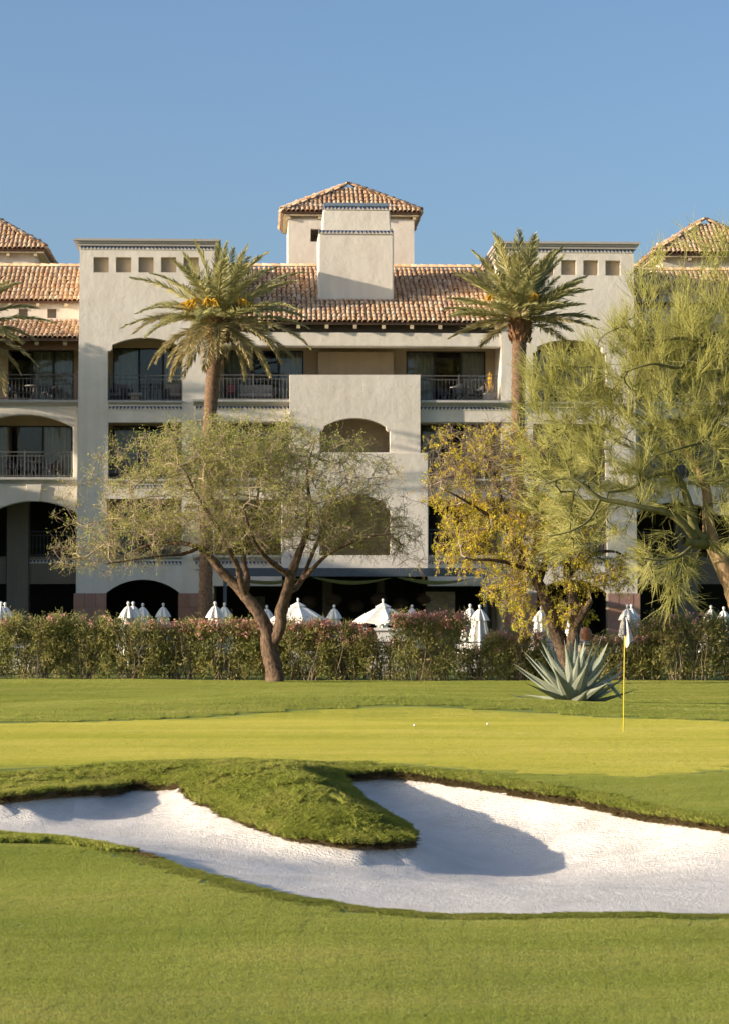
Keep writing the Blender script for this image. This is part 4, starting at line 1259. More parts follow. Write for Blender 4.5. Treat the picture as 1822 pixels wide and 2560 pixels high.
def lounge(u, v, z, rz, w_, label, pillow=None):
    c = place('lounge_seat', u, v, z, rz, label, 'sofa' if w_ > 1.2 else 'chair', 'balcony lounge seats')
    mb = MB(); mb.box(-w_ / 2, w_ / 2, -.36, .36, .2, .3); mb.build('frame', M['weave'], c)
    mb = MB(); mb.box(-w_ / 2 + .05, w_ / 2 - .05, -.36, .28, .302, .44); mb.build('seat_cushion', M['cushion'], c, bevel=.04)
    mb = MB(); mb.box(-w_ / 2 + .05, w_ / 2 - .05, .2, .36, .442, .85); mb.build('back_cushion', M['cushion'], c, bevel=.05)
    for sx in (-1, 1):
        mb = MB(); mb.box(sx * w_ / 2 - .03, sx * w_ / 2 + .03, -.36, .36, .302, .62); mb.build('armrest', M['weave'], c)
        for y in (-.3, .3):
            mb = MB(); mb.box(sx * (w_ / 2 - .06) - .025, sx * (w_ / 2 - .06) + .025, y - .025, y + .025, 0, .199); mb.build('leg', M['weave'], c)
    return c
za = BZ(1003, -.4)
u_ = BU
c = lounge(u_(640, 1.5), 1.5, za, 0, 1.5, 'grey cushioned sofa on the upper balcony right of the left palm')
q = place('pillow', u_(578, 1.35), 1.32, za + .45, 0, 'red striped pillow on the sofa beside the left palm trunk', 'pillow')
mb = MB(); mb.box(-.2, .2, -.06, .06, 0, .36); mb.build('cover', M['red_cloth'], q, bevel=.05)
for k in range(3):
    mb = MB(); mb.box(-.17, .17, -.066, -.061, .07 + k * .1, .095 + k * .1); mb.build('stripe', M['cushion'], q)
zt3 = BZ(1003, 0, 360)
lounge(u_(300, 1.3), 1.4, zt3, R(-35), .75, 'cushioned lounge chair behind the left tower balcony railing, left one')
lounge(u_(437, 1.3), 1.5, zt3, R(20), .75, 'cushioned lounge chair behind the left tower balcony railing, right one')
q = place('ottoman', u_(338, 1.0), .95, zt3, 0, 'small cushioned ottoman on the left tower balcony', 'ottoman')
mb = MB(); mb.box(-.28, .28, -.22, .22, .28, .42); mb.build('cushion', M['cushion'], q, bevel=.04)
mb = MB(); mb.box(-.16, .16, -.16, .16, 0, .279); mb.build('base', M['wood_tail'], q)
dining_table(u_(1148, 1.4), 1.45, za, 'round dining table on the upper right balcony between three chairs')
armchair(u_(1112, 1.4), 1.35, za, R(70), 'charcoal woven armchair left of the table on the upper right balcony')
armchair(u_(1150, .9), .95, za, R(178), 'charcoal woven armchair before the table on the upper right balcony')
armchair(u_(1190, 1.4), 1.5, za, R(-70), 'charcoal woven armchair right of the table on the upper right balcony')
q = place('planter', u_(1223, .8), .8, za, 0, 'pale woven planter with upright plant on the upper right balcony', 'planter')
mb = MB(); mb.lathe([(0, 0), (.22, 0), (.25, .1), (.26, .45), (.22, .45), (.20, .40), (0, .40)], n=18); mb.build('pot', M['cushion'], q)
M['aloe'] = plain('aloe_leaf', (0.36, 0.27, 0.16), 0.6)
for k in range(11):
    a = k * 2.4; l = .45 + .1 * math.sin(k * 5)
    mb = MB(); mb.tube([(.06 * math.cos(a), .06 * math.sin(a), .38), (.12 * math.cos(a), .12 * math.sin(a), .38 + l * .55), (.22 * math.cos(a), .22 * math.sin(a), .38 + l)], [.03, .022, .004], 5); mb.build('leaf', M['aloe'], q)
for k, x in enumerate((-.05, 0, .06)):
    mb = MB(); mb.tube([(x * .4, 0, .4), (x, 0, 1.0 + .05 * k), (x, 0, 1.25 + .08 * (k % 2))], [.008, .03, .012], 6); mb.build('flower_spike', M['palm_flower'], q)
zl = BZ(1004, .9, 100); zl2 = BZ(1196, .9, 100)
for zz, lbl, xs in ((zl, 'upper', (40, 125)), (zl2, 'lower', (38, 130))):
    for i, x in enumerate(xs):
        armchair(u_(x, 1.8), 1.7, zz, R(60 if i == 0 else -60), 'dark armchair on the %s balcony of the left wing, %s of the table' % (lbl, 'left' if i == 0 else 'right'), 'weave', 'frame_lt')
    dining_table(u_(84, 1.9), 1.9, zz, 'small round table on the %s balcony of the left wing' % lbl, .36)
zt2 = BZ(1199, 0, 360)
lounge(u_(300, 1.3), 1.4, zt2, R(-30), .75, 'lounge chair on the middle balcony of the left tower')

# ---------------- oleander hedge: separate bushes
M['ole_leaf'] = foliage('oleander_leaves', [(0, (0.13, 0.145, 0.045)), (0.4, (0.26, 0.27, 0.085)), (0.72, (0.41, 0.37, 0.12)), (0.9, (0.54, 0.42, 0.17)), (1, (0.62, 0.44, 0.22))], 1.6, 0.6, 0.42, 0.5, 0.3)
M['ole_flower'] = foliage('oleander_flowers', [(0, (0.66, 0.30, 0.26)), (0.5, (0.74, 0.40, 0.35)), (1, (0.78, 0.52, 0.42))], 3, 0.6, 0.3)
M['ole_stem'] = plain('oleander_stems', (0.20, 0.15, 0.10), 0.9, var=0.3)
def unit(v): return v / (np.linalg.norm(v, axis=-1, keepdims=True) + 1e-9)
def leaf_quads(C, D, S, Ln, Wd, bend=0.0):
    """diamond leaves: base C, axis D, side S"""
    C = np.asarray(C); D = unit(D); S = unit(S - D * np.sum(S * D, axis=1, keepdims=True))
    Nn = np.cross(D, S)
    Ln = Ln[:, None]; Wd = Wd[:, None]
    a = C; b = C + D * Ln * .45 + S * Wd * .5; c = C + D * Ln - Nn * Ln * bend; d = C + D * Ln * .45 - S * Wd * .5
    V = np.stack([a, b, c, d], 1).reshape(-1, 3)
    F = np.arange(len(V)).reshape(-1, 4)
    return V, F
def segs_mesh(P0, P1, R0, R1, k=4):
    P0 = np.asarray(P0, float); P1 = np.asarray(P1, float); R0 = np.asarray(R0, float); R1 = np.asarray(R1, float)
    D = unit(P1 - P0); ref = np.where(np.abs(D[:, 2:3]) > .9, [[1.0, 0, 0]], [[0, 0, 1.0]])
    A = unit(np.cross(D, ref)); Bv = np.cross(D, A)
    n = len(P0); V = np.empty((n, 2 * k, 3))
    for i in range(k):
        t = 2 * math.pi * i / k; q = A * math.cos(t) + Bv * math.sin(t)
        V[:, i] = P0 + q * R0[:, None]; V[:, k + i] = P1 + q * R1[:, None]
    f = np.array([(i, (i + 1) % k, k + (i + 1) % k, k + i) for i in range(k)])
    F = (f[None] + (np.arange(n) * 2 * k)[:, None, None]).reshape(-1, 4)
    return V.reshape(-1, 3), F
def bush(x0, x1, ytop, Y, flowers, label, seed, dens=1.0, depth=.95):
    r = np.random.default_rng(seed)
    a, b = at_y(x0, ytop, Y), at_y(x1, ytop, Y)
    cx = (a.x + b.x) / 2; hw = (b.x - a.x) / 2 + .12; zt = a.z; zg = turf1(cx, Y) - .03
    o = empty('oleander_bush', (cx, Y, zg), 0, label, 'bush', 'oleander bushes of the hedge')
    H = zt - zg
    # stems
    ns = 26; P0 = []; P1 = []; R0 = []; R1 = []; tips = []
    for i in range(ns):
        bx, by = r.uniform(-.5, .5) * hw, r.uniform(-.4, .4) * depth
        tx, ty = bx + r.normal() * .3 * hw, by + r.normal() * .3 * depth
        tx = np.clip(tx, -hw, hw); hh = H * r.uniform(.72, .97)
        pr = None
        for k in range(6):
            t = k / 5
            p = np.array([bx + (tx - bx) * t + .04 * r.normal(), by + (ty - by) * t + .04 * r.normal(), hh * t])
            if pr is not None:
                P0.append(pr); P1.append(p); R0.append(.022 * (1 - .15 * k)); R1.append(.022 * (1 - .15 * (k + 1)) + .004)
            pr = p
        tips.append(pr)
    V, F = segs_mesh(P0, P1, R0, R1, 5); np_obj('stems', V, F, M['ole_stem'], o)
    # leaf clumps through the volume
    nc = int(215 * dens * hw / .85)
    C = np.c_[r.uniform(-1, 1, nc) * hw, r.uniform(-1, 1, nc) * depth * .5, H * (1 - r.beta(1.15, 1.5, nc) * .97)]
    top = H * (.92 + .08 * np.sin(C[:, 0] * 3.1 + seed) + .06 * np.sin(C[:, 0] * 8.3 + seed * 2) + .05 * r.normal(size=nc))
    edge = np.abs(C[:, 0]) / hw
    top *= 1 - .10 * np.clip(edge - .6, 0, 1) / .4
    C[:, 2] = np.minimum(C[:, 2], top)
    nl = 32
    CC = np.repeat(C, nl, 0) + r.normal(size=(nc * nl, 3)) * np.array([.10, .09, .10])
    ok = CC[:, 2] > .02; CC = CC[ok]
    D = r.normal(size=CC.shape) * .75 + np.array([0, -.1, .55]); S = r.normal(size=CC.shape)
    V, F = leaf_quads(CC, D, S, r.uniform(.09, .17, len(CC)), r.uniform(.022, .036, len(CC)), .08)
    np_obj('foliage', V, F, M['ole_leaf'], o)
    if flowers:
        nf = int(flowers * hw * 2.0)
        C = np.c_[r.uniform(-1, 1, nf) * hw, -r.uniform(.1, 1, nf) * depth * .5, H * (1 - np.abs(r.normal(size=nf)) * .13)]
        C[:, 2] = np.minimum(C[:, 2], H * 1.03)
        C = np.repeat(C, 11, 0) + r.normal(size=(nf * 11, 3)) * .04
        D = r.normal(size=C.shape) + np.array([0, -.4, .5]); S = r.normal(size=C.shape)
        V, F = leaf_quads(C, D, S, r.uniform(.05, .08, len(C)), r.uniform(.045, .07, len(C)))
        np_obj('flowers', V, F, M['ole_flower'], o)['kind'] = 'stuff'
for i, (x0, x1, yt, Y, fl, dn, lb) in enumerate([
    (-130, 20, 1541, 74.6, 6, 1, 'oleander bush cut by the left picture edge'),
    (15, 150, 1540, 74.4, 6, 1, 'leafy oleander bush under the dark left arcade, second from the left edge'),
    (140, 275, 1541, 74.6, 5, 1, 'leafy oleander bush below the left sandstone tower foot'),
    (268, 395, 1550, 74.5, 8, .9, 'oleander bush in front of the close pair of furled umbrellas'),
    (388, 515, 1553, 74.7, 22, .9, 'oleander bush below the left ground arch, its top dotted pink'),
    (508, 650, 1551, 74.6, 45, .95, 'pink flowered oleander bush left of the mesquite trunk'),
    (700, 815, 1551, 74.6, 40, .95, 'pink flowered oleander bush just right of the mesquite trunk'),
    (800, 915, 1558, 74.6, 32, .9, 'oleander bush below the gap between the two open umbrellas'),
    (905, 1010, 1600, 74.8, 10, .55, 'low thin oleander bush in front of the white counter'),
    (990, 1160, 1533, 74.4, 70, .95, 'tallest oleander bush covered with pink flowers right of centre'),
    (1145, 1235, 1615, 74.8, 12, .5, 'low thin oleander bush in front of the furled umbrella pair'),
    (1222, 1350, 1580, 74.6, 40, .9, 'oleander bush with pink tips left of the agave'),
    (1300, 1450, 1630, 74.9, 8, .6, 'low oleander bush behind the agave'),
    (1490, 1600, 1592, 74.6, 26, .9, 'oleander bush right of the gate pillar behind the flag'),
    (1580, 1665, 1556, 74.8, 18, .85, 'oleander bush right of the flag with a few pink flowers'),
    (1640, 1790, 1535, 74.4, 12, 1, 'tall green oleander bush left of the palo verde trunk'),
    (1770, 1930, 1545, 74.6, 12, 1, 'oleander bush cut by the right picture edge')]):
    bush(x0, x1, yt, Y, fl, lb, 40 + i, dn)
mb = MB(); q = at_y(690, 1600, 75.2)
bush(640, 710, 1556, 75.2, 20, 'oleander bush showing behind the mesquite trunk', 99, .9)
# ================================================================== TREES
def px3(px, py, Y, dy=0.0):
    return np.array(at_y(px, py, Y + dy))
def resample(P, Rr, step):
    P = np.array(P, float); Rr = np.array(Rr, float)
    # smooth with Catmull-Rom
    Q = []; q = []
    n = len(P)
    for i in range(n - 1):
        p0, p1, p2, p3 = P[max(i - 1, 0)], P[i], P[i + 1], P[min(i + 2, n - 1)]
        m = max(1, int(np.linalg.norm(p2 - p1) / step))
        for k in range(m):
            t = k / m
            Q.append(.5 * ((2 * p1) + (-p0 + p2) * t + (2 * p0 - 5 * p1 + 4 * p2 - p3) * t * t + (-p0 + 3 * p1 - 3 * p2 + p3) * t ** 3)); q.append(Rr[i] + (Rr[i + 1] - Rr[i]) * t)
    Q.append(P[-1]); q.append(Rr[-1])
    return np.array(Q), np.array(q)
def grow(limbs, T, r, step=.2, wig=.05, maxn=40000):
    pos = np.zeros((maxn, 3)); par = np.full(maxn, -1); dirs = np.zeros((maxn, 3)); n = 0; nl = 0; chains = []
    for P, Rr in limbs:
        Q, q = resample(P, Rr, step * .7)
        first = -1
        if n:
            first = int(np.argmin(np.linalg.norm(pos[:n] - Q[0], axis=1)))
        ch = []
        for i, p in enumerate(Q):
            pos[n] = p; par[n] = first if i == 0 else n - 1
            dirs[n] = (Q[min(i + 1, len(Q) - 1)] - Q[max(i - 1, 0)]); dirs[n] /= np.linalg.norm(dirs[n]) + 1e-9
            n += 1
        chains.append((Q, q))
    nl = n
    lo = int(nl * 0.0)
    # low trunk nodes take no side shoots
    zmin = pos[:nl, 2].min(); zc = T[:, 2].min()
    dT = np.min(np.linalg.norm(T[:, None] - pos[None, :nl], axis=2), axis=1)
    terms = []
    block = np.zeros(maxn); block[:nl] = np.where(pos[:nl, 2] < zmin + .42 * (zc - zmin) + .3, 50, 0)
    for t in T[np.argsort(dT + r.normal(size=len(T)) * .15)]:
        d = np.linalg.norm(pos[:n] - t, axis=1) + block[:n]
        i = int(np.argmin(d)); L_ = np.linalg.norm(pos[i] - t)
        m = max(1, int(L_ / step))
        if n + m >= maxn: break
        ctrl = pos[i] + dirs[i] * L_ * .4 + r.normal(size=3) * L_ * .08
        p_ = i; prev = pos[i].copy()
        for k in range(1, m + 1):
            s = k / m
            q = (1 - s) ** 2 * pos[i] + 2 * s * (1 - s) * ctrl + s * s * t
            if k < m: q = q + r.normal(size=3) * wig
            pos[n] = q; par[n] = p_; dirs[n] = (q - prev) / (np.linalg.norm(q - prev) + 1e-9); prev = q.copy(); p_ = n; n += 1
        terms.append(n - 1)
    cnt = np.ones(n)
    for i in range(n - 1, nl - 1, -1):
        if par[i] >= 0: cnt[par[i]] += cnt[i] if False else 0
    tc = np.zeros(n); tc[terms] = 1
    for i in range(n - 1, -1, -1):
        if par[i] >= 0: tc[par[i]] += tc[i]
    return pos[:n], par[:n], dirs[:n], tc, nl, np.array(terms), chains
def tube_np(P, Rr, k, r, rough=.08):
    n = len(P); V = []
    for i in range(n):
        d = P[min(i + 1, n - 1)] - P[max(i - 1, 0)]; d = d / (np.linalg.norm(d) + 1e-9)
        a = np.cross(d, [.25, .96, .1]); a /= np.linalg.norm(a) + 1e-9; b = np.cross(d, a)
        for j in range(k):
            t = 2 * math.pi * j / k
            rr = Rr[i] * (1 + rough * math.sin(3 * t + i * .35) + rough * .8 * r.normal())
            V.append(P[i] + (a * math.cos(t) + b * math.sin(t)) * rr)
    F = [(i * k + j, i * k + (j + 1) % k, (i + 1) * k + (j + 1) % k, (i + 1) * k + j) for i in range(n - 1) for j in range(k)]
    return np.array(V), np.array(F)
def merge(parts):
    V = []; F = []; b = 0
    for v, f in parts:
        V.append(v); F.append(f + b); b += len(v)
    return np.concatenate(V), np.concatenate(F)
def blob_targets(blobs, n, Y, r, dfac=1.0):
    wts = np.array([b[2] * b[3] for b in blobs], float); wts /= wts.sum(); out = []
    for b, w_ in zip(blobs, wts):
        m = max(2, int(n * w_))
        d = unit(r.normal(size=(m, 3))) * (r.uniform(0.15, 1, m)[:, None] ** .45)
        for q in d:
            dep = (b[4] if len(b) > 4 else b[2] / FPX * Y * dfac)
            out.append(px3(b[0] + q[0] * b[2], b[1] - q[2] * b[3], Y, q[1] * dep))
    return np.array(out)
def tree_root(name, px, py, Y, label):
    z = at_y(px, py, Y); return empty(name, (z.x, Y, turf1(z.x, Y)), 0, label, 'tree'), np.array((z.x, Y, turf1(z.x, Y)))

# ---------------- mesquite
YM = 72.0
r = np.random.default_rng(11)
root, O = tree_root('mesquite_tree', 688, 1703, YM, 'spreading mesquite with forked brown trunk and thin pale green crown')
def Lm(pts, rad, Y=YM):
    return ([px3(p[0], p[1], Y, p[2] if len(p) > 2 else 0) for p in pts], rad)
limbs = [Lm([(693, 1712), (684, 1665), (672, 1615), (668, 1580), (655, 1545), (622, 1500), (590, 1462), (556, 1430), (530, 1398), (500, 1370), (440, 1356), (375, 1362), (330, 1380)], [.27, .25, .24, .20, .19, .165, .15, .13, .11, .09, .065, .045, .03]),
         Lm([(676, 1612), (700, 1572, -.1), (704, 1525, -.2), (716, 1484, -.3), (728, 1440, -.4), (744, 1395, -.4), (764, 1340, -.5), (776, 1270, -.5), (768, 1195, -.4), (780, 1130, -.3)], [.20, .175, .165, .155, .14, .11, .085, .06, .04, .025]),
         Lm([(614, 1490), (604, 1455, -.3), (592, 1410, -.5), (568, 1370, -.8), (540, 1310, -1), (500, 1250, -1.2), (470, 1190, -1.2)], [.12, .10, .085, .07, .055, .04, .025]),
         Lm([(614, 1484), (620, 1445, .4), (610, 1405, .7), (618, 1350, 1), (640, 1280, 1.3), (650, 1200, 1.4)], [.10, .09, .075, .06, .045, .025]),
         Lm([(727, 1440, -.4), (690, 1414, -.8), (660, 1388, -1.2), (630, 1340, -1.7), (610, 1270, -2)], [.10, .085, .07, .05, .03]),
         Lm([(718, 1480, -.3), (740, 1470, .2), (757, 1445, .5), (775, 1400, .8), (800, 1340, 1.1), (830, 1270, 1.3)], [.11, .095, .08, .06, .045, .025]),
         Lm([(757, 1449, .4), (792, 1412, 0), (820, 1386, -.4), (870, 1360, -.8), (930, 1340, -1.1), (985, 1335, -1.2)], [.07, .06, .05, .04, .03, .015]),
         Lm([(500, 1370), (455, 1385, -.8), (400, 1390, -1.3), (330, 1400, -1.6), (260, 1410, -1.8)], [.06, .05, .04, .03, .015])]
blobs = [(560, 1150, 190, 85, 2.3), (420, 1250, 185, 115, 2.6), (320, 1345, 130, 80, 2.2), (640, 1240, 210, 150, 3.0), (800, 1235, 170, 130, 2.6), (890, 1300, 120, 90, 2), (700, 1120, 130, 55, 1.8), (470, 1130, 110, 55, 1.7), (230, 1390, 75, 50, 1.2), (960, 1330, 80, 70, 1), (560, 1330, 240, 60, 2.5), (770, 1350, 150, 50, 1.8)]
T = blob_targets(blobs, 1450, YM, r)
stray = []                                  # bare twigs that reach out of the crown
while len(stray) < 110:
    a = r.uniform(-.12, 1.12) * math.pi; k = r.uniform(.98, 1.14)
    x, y = 600 + 415 * k * math.cos(a), 1330 - 255 * k * math.sin(a)
    if y < 1450: stray.append(px3(x, y, YM, r.normal() * 1.2))
T = np.concatenate([T, np.array(stray)])
pos, par, dr, tc, nl, terms, chains = grow(limbs, T, r, .2, .045)
parts = [tube_np(Q, q, 14 if q[0] > .12 else 8, r, .11) for Q, q in chains]
V, F = merge(parts); np_obj('trunk', V - O, F, M['bark_mesquite'], root, smooth=True)
e_ = np.arange(nl, len(pos)); rad = .0055 * tc ** .44
V, F = segs_mesh(pos[par[e_]], pos[e_], np.minimum(rad[par[e_]], .03), rad[e_], 4)
# fine twigs at the tips
nt_ = 8
C = np.repeat(pos[terms], nt_, 0); D = unit(np.repeat(dr[terms], nt_, 0) * .5 + r.normal(size=C.shape) * .8); Lt = r.uniform(.15, .5, len(C))
Mid = C + D * Lt[:, None] * .5 + r.normal(size=C.shape) * .03; Tip = C + D * Lt[:, None] + r.normal(size=C.shape) * .06
v2, f2 = segs_mesh(C, Mid, np.full(len(C), .006), np.full(len(C), .005), 3); v3, f3 = segs_mesh(Mid, Tip, np.full(len(C), .005), np.full(len(C), .0025), 3)
V, F = merge([(V, F), (v2, f2), (v3, f3)]); np_obj('branches', V - O, F, M['twig_mesquite'], root)
nlf = 4
top = (Tip[:, 2] - Tip[:, 2].min()) / (np.ptp(Tip[:, 2]))
keep = r.uniform(size=len(Tip)) < (.30 + .70 * top ** 1.3)
C = np.repeat(np.concatenate([Mid[keep], Tip[keep]]), nlf, 0); C = C + r.normal(size=C.shape) * .05
D = r.normal(size=C.shape) + np.array([0, 0, -.25]); S = r.normal(size=C.shape)
V, F = leaf_quads(C, D, S, r.uniform(.05, .11, len(C)), r.uniform(.014, .028, len(C)), .1)
M['mesq_leaf'] = foliage('mesquite_leaves', [(0, (0.28, 0.31, 0.05)), (0.45, (0.46, 0.48, 0.10)), (0.8, (0.58, 0.55, 0.16)), (1, (0.62, 0.52, 0.24))], .9, .55, .5)
np_obj('crown', V - O, F, M['mesq_leaf'], root)

# ---------------- yellow flowered tree
YY = 70.0
r = np.random.default_rng(23)
root, O = tree_root('sweet_acacia_tree', 1426, 1700, YY, 'forked dark-barked tree with drooping golden yellow foliage right of centre')
limbs = [Lm([(1424, 1715), (1418, 1660), (1408, 1625), (1392, 1585), (1380, 1545), (1362, 1495), (1345, 1458), (1322, 1425), (1295, 1385), (1272, 1330), (1255, 1260), (1235, 1190), (1205, 1130)], [.27, .25, .23, .21, .19, .17, .155, .135, .115, .09, .065, .045, .025], YY),
         Lm([(1418, 1660), (1432, 1600, -.2), (1437, 1550, -.3), (1430, 1500, -.2), (1418, 1455, 0), (1420, 1400, .1), (1430, 1330, .2), (1420, 1250, .2), (1400, 1170, .3)], [.2, .18, .165, .15, .13, .105, .08, .05, .03], YY),
         Lm([(1434, 1570, -.3), (1450, 1545, -.5), (1468, 1515, -.7), (1477, 1500, -.7)], [.12, .11, .09, .07], YY),
         Lm([(1345, 1458), (1360, 1410, .6), (1365, 1350, 1), (1350, 1270, 1.3), (1330, 1180, 1.4), (1310, 1110, 1.4)], [.11, .1, .08, .06, .04, .025], YY),
         Lm([(1272, 1330), (1235, 1300, -.6), (1190, 1270, -1), (1140, 1240, -1.3), (1110, 1225, -1.4)], [.07, .06, .045, .03, .018], YY),
         Lm([(1422, 1440), (1460, 1400, .5), (1500, 1380, .9), (1540, 1380, 1.1), (1570, 1400, 1.2)], [.08, .065, .05, .035, .02], YY),
         Lm([(1322, 1425), (1280, 1410, -.6), (1230, 1400, -1.0), (1180, 1400, -1.2)], [.08, .06, .045, .025], YY)]
blobs_up = [(1150, 1130, 90, 75, 1.6), (1250, 1110, 110, 60, 1.8), (1330, 1130, 90, 70, 1.6), (1120, 1210, 70, 60, 1.2), (1220, 1200, 120, 70, 1.8)]
blobs_lo = [(1170, 1310, 80, 70, 1.5), (1150, 1370, 60, 60, 1.2), (1240, 1350, 100, 90, 1.8), (1310, 1400, 90, 80, 1.6), (1280, 1470, 70, 60, 1.1), (1340, 1290, 100, 90, 1.8), (1420, 1330, 90, 90, 1.5), (1430, 1440, 70, 60, 1.1), (1500, 1420, 70, 60, 1.1), (1545, 1430, 45, 50, .9), (1300, 1530, 45, 40, .8), (1410, 1530, 70, 50, .9), (1250, 1260, 130, 60, 1.6)]
T1 = blob_targets(blobs_up, 430, YY, r); T2 = blob_targets(blobs_lo, 640, YY, r)
T = np.concatenate([T1, T2])
pos, par, dr, tc, nl, terms, chains = grow(limbs, T, r, .2, .045)
V, F = merge([tube_np(Q, q, 12 if q[0] > .12 else 8, r, .08) for Q, q in chains]); np_obj('trunk', V - O, F, M['bark_yellow'], root, smooth=True)
e_ = np.arange(nl, len(pos)); rad = .0055 * tc ** .44
bv, bf = segs_mesh(pos[par[e_]], pos[e_], np.minimum(rad[par[e_]], .03), rad[e_], 4)
ns = 7; C = np.repeat(pos[terms], ns, 0)
A = unit(np.repeat(dr[terms], ns, 0) * .5 + r.normal(size=C.shape) * .8); Lt = r.uniform(.18, .5, len(C))[:, None]
Mid = C + A * Lt * .5; low = at_y(1200, 1240, YY).z
dw = np.where(C[:, 2:3] < low, .75, .25)
Tip = Mid + (A * (1 - dw) + np.array([0, 0, -1.0]) * dw) * Lt * .6
v2, f2 = segs_mesh(C, Mid, np.full(len(C), .006), np.full(len(C), .005), 3); v3, f3 = segs_mesh(Mid, Tip, np.full(len(C), .005), np.full(len(C), .003), 3)
V, F = merge([(bv, bf), (v2, f2), (v3, f3)]); np_obj('branches', V - O, F, M['twig_yellow'], root)
lowm = C[:, 2] < low
dens = np.where(lowm, 1.0, .30); kp = r.uniform(size=len(C)) < dens * .68
nlf = 11; t = r.uniform(0, 1, (kp.sum(), nlf, 1))
Cl = (Mid[kp][:, None] * (1 - t) + Tip[kp][:, None] * t).reshape(-1, 3) + r.normal(size=(kp.sum() * nlf, 3)) * .028
D = r.normal(size=Cl.shape) * .8 + np.array([0, 0, -.5]); S = r.normal(size=Cl.shape)
V, F = leaf_quads(Cl, D, S, r.uniform(.045, .095, len(Cl)), r.uniform(.02, .038, len(Cl)), .1)
M['acacia_leaf'] = foliage('acacia_leaves', [(0, (0.38, 0.41, 0.06)), (0.32, (0.60, 0.57, 0.07)), (0.55, (0.86, 0.70, 0.06)), (0.8, (0.88, 0.62, 0.04)), (1, (0.84, 0.46, 0.03))], 1.4, .4, .5)
np_obj('crown', V - O, F, M['acacia_leaf'], root)

# ---------------- palo verde
YV = 63.0
r = np.random.default_rng(5)
root, O = tree_root('palo_verde_tree', 1876, 1735, YV, 'large palo verde with fine yellow-green needle twigs at the right edge')
limbs = [Lm([(1876, 1745), (1868, 1660), (1856, 1580), (1842, 1505), (1815, 1435), (1792, 1385), (1776, 1345), (1768, 1300), (1766, 1250), (1755, 1200), (1700, 1107, .6), (1638, 1053, 1), (1600, 960, 1.3), (1570, 860, 1.5), (1560, 780, 1.5)], [.34, .31, .29, .26, .23, .21, .19, .15, .13, .11, .085, .065, .05, .035, .02], YV),
         Lm([(1776, 1350), (1740, 1335, -.2), (1728, 1290, -.3), (1716, 1245, -.3), (1685, 1185, -.4), (1625, 1190, -.6), (1575, 1220, -.8), (1520, 1230, -.9)], [.16, .14, .12, .10, .08, .06, .045, .025], YV),
         Lm([(1776, 1360), (1735, 1358, -.4), (1708, 1352, -.6)], [.14, .12, .10], YV),
         Lm([(1735, 1345, -.3), (1712, 1315, -.6), (1672, 1284, -.8), (1610, 1270, -1.0), (1560, 1258, -1.1), (1500, 1246, -1.2), (1460, 1215, -1.3), (1425, 1195, -1.3), (1390, 1200, -1.3), (1360, 1210, -1.3)], [.11, .10, .09, .075, .065, .055, .045, .035, .025, .015], YV),
         Lm([(1806, 1430), (1850, 1300, .5), (1880, 1150, 1), (1850, 1000, .8), (1825, 900, .3), (1800, 835, 0), (1755, 850, -.4), (1700, 845, -.8), (1640, 850, -1), (1590, 820, -1)], [.2, .17, .14, .11, .09, .075, .06, .045, .03, .015], YV),
         Lm([(1760, 860, -.4), (1720, 905, -.8), (1690, 920, -1.2), (1630, 910, -1.6), (1560, 930, -1.8)], [.06, .05, .04, .03, .015], YV),
         Lm([(1850, 1000, .8), (1790, 1050, -.8), (1760, 1100, -1.4), (1700, 1120, -1.9), (1630, 1140, -2.1)], [.08, .06, .045, .03, .015], YV),
         Lm([(1880, 1150, 1), (1900, 950, 1.3), (1890, 800, 1.5), (1860, 700, 1.6), (1830, 620, 1.6)], [.12, .09, .07, .05, .02], YV),
         Lm([(1638, 1053, 1), (1560, 1030, 1.5), (1480, 1000, 1.8), (1420, 960, 1.9), (1380, 920, 1.9)], [.06, .045, .035, .025, .012], YV),
         Lm([(1500, 1246, -1.2), (1470, 1300, -1.5), (1420, 1330, -1.7), (1370, 1340, -1.8)], [.04, .03, .02, .012], YV),
         Lm([(1735, 1358, -.4), (1700, 1390, -.9), (1650, 1400, -1.2), (1600, 1395, -1.3)], [.05, .04, .03, .015], YV)]
blobs = [(1760, 790, 110, 110, 2.0), (1640, 850, 110, 100, 1.8), (1540, 950, 110, 90, 1.7), (1440, 1010, 90, 80, 1.5), (1400, 930, 50, 60, 1.0), (1700, 1000, 170, 120, 2.6), (1430, 1130, 100, 90, 1.6), (1390, 1250, 70, 90, 1.3), (1550, 1130, 140, 110, 2.2), (1480, 1290, 110, 70, 1.5), (1800, 900, 120, 150, 2.2), (1790, 1130, 130, 140, 2.2), (1650, 1230, 100, 60, 1.5), (1640, 1390, 80, 60, 1.0), (1700, 1430, 60, 50, .8), (1840, 1300, 80, 100, 1.5), (1400, 1370, 60, 40, .9), (1870, 720, 80, 80, 1.3), (1900, 1000, 120, 250, 2.5), (1560, 830, 60, 50, 1.0), (1350, 960, 45, 70, .8)]
T = blob_targets(blobs, 920, YV, r)
T = np.concatenate([T, blob_targets([(1650, 700, 90, 60, 1.2), (1770, 620, 70, 60, 1.0), (1340, 1050, 50, 150, .8), (1500, 850, 60, 50, .8), (1680, 1480, 60, 30, .6)], 60, YV, r)])
pos, par, dr, tc, nl, terms, chains = grow(limbs, T, r, .22, .04)
V, F = merge([tube_np(Q, q, 12 if q[0] > .12 else 8, r, .05) for Q, q in chains[:1]])
V2, F2 = merge([tube_np(Q, q, 10 if q[0] > .1 else 8, r, .05) for Q, q in chains[1:]])
np_obj('trunk', V - O, F, M['bark_verde_old'], root, smooth=True)
np_obj('limbs', V2 - O, F2, M['bark_verde'], root, smooth=True)
e_ = np.arange(nl, len(pos)); rad = .006 * tc ** .44
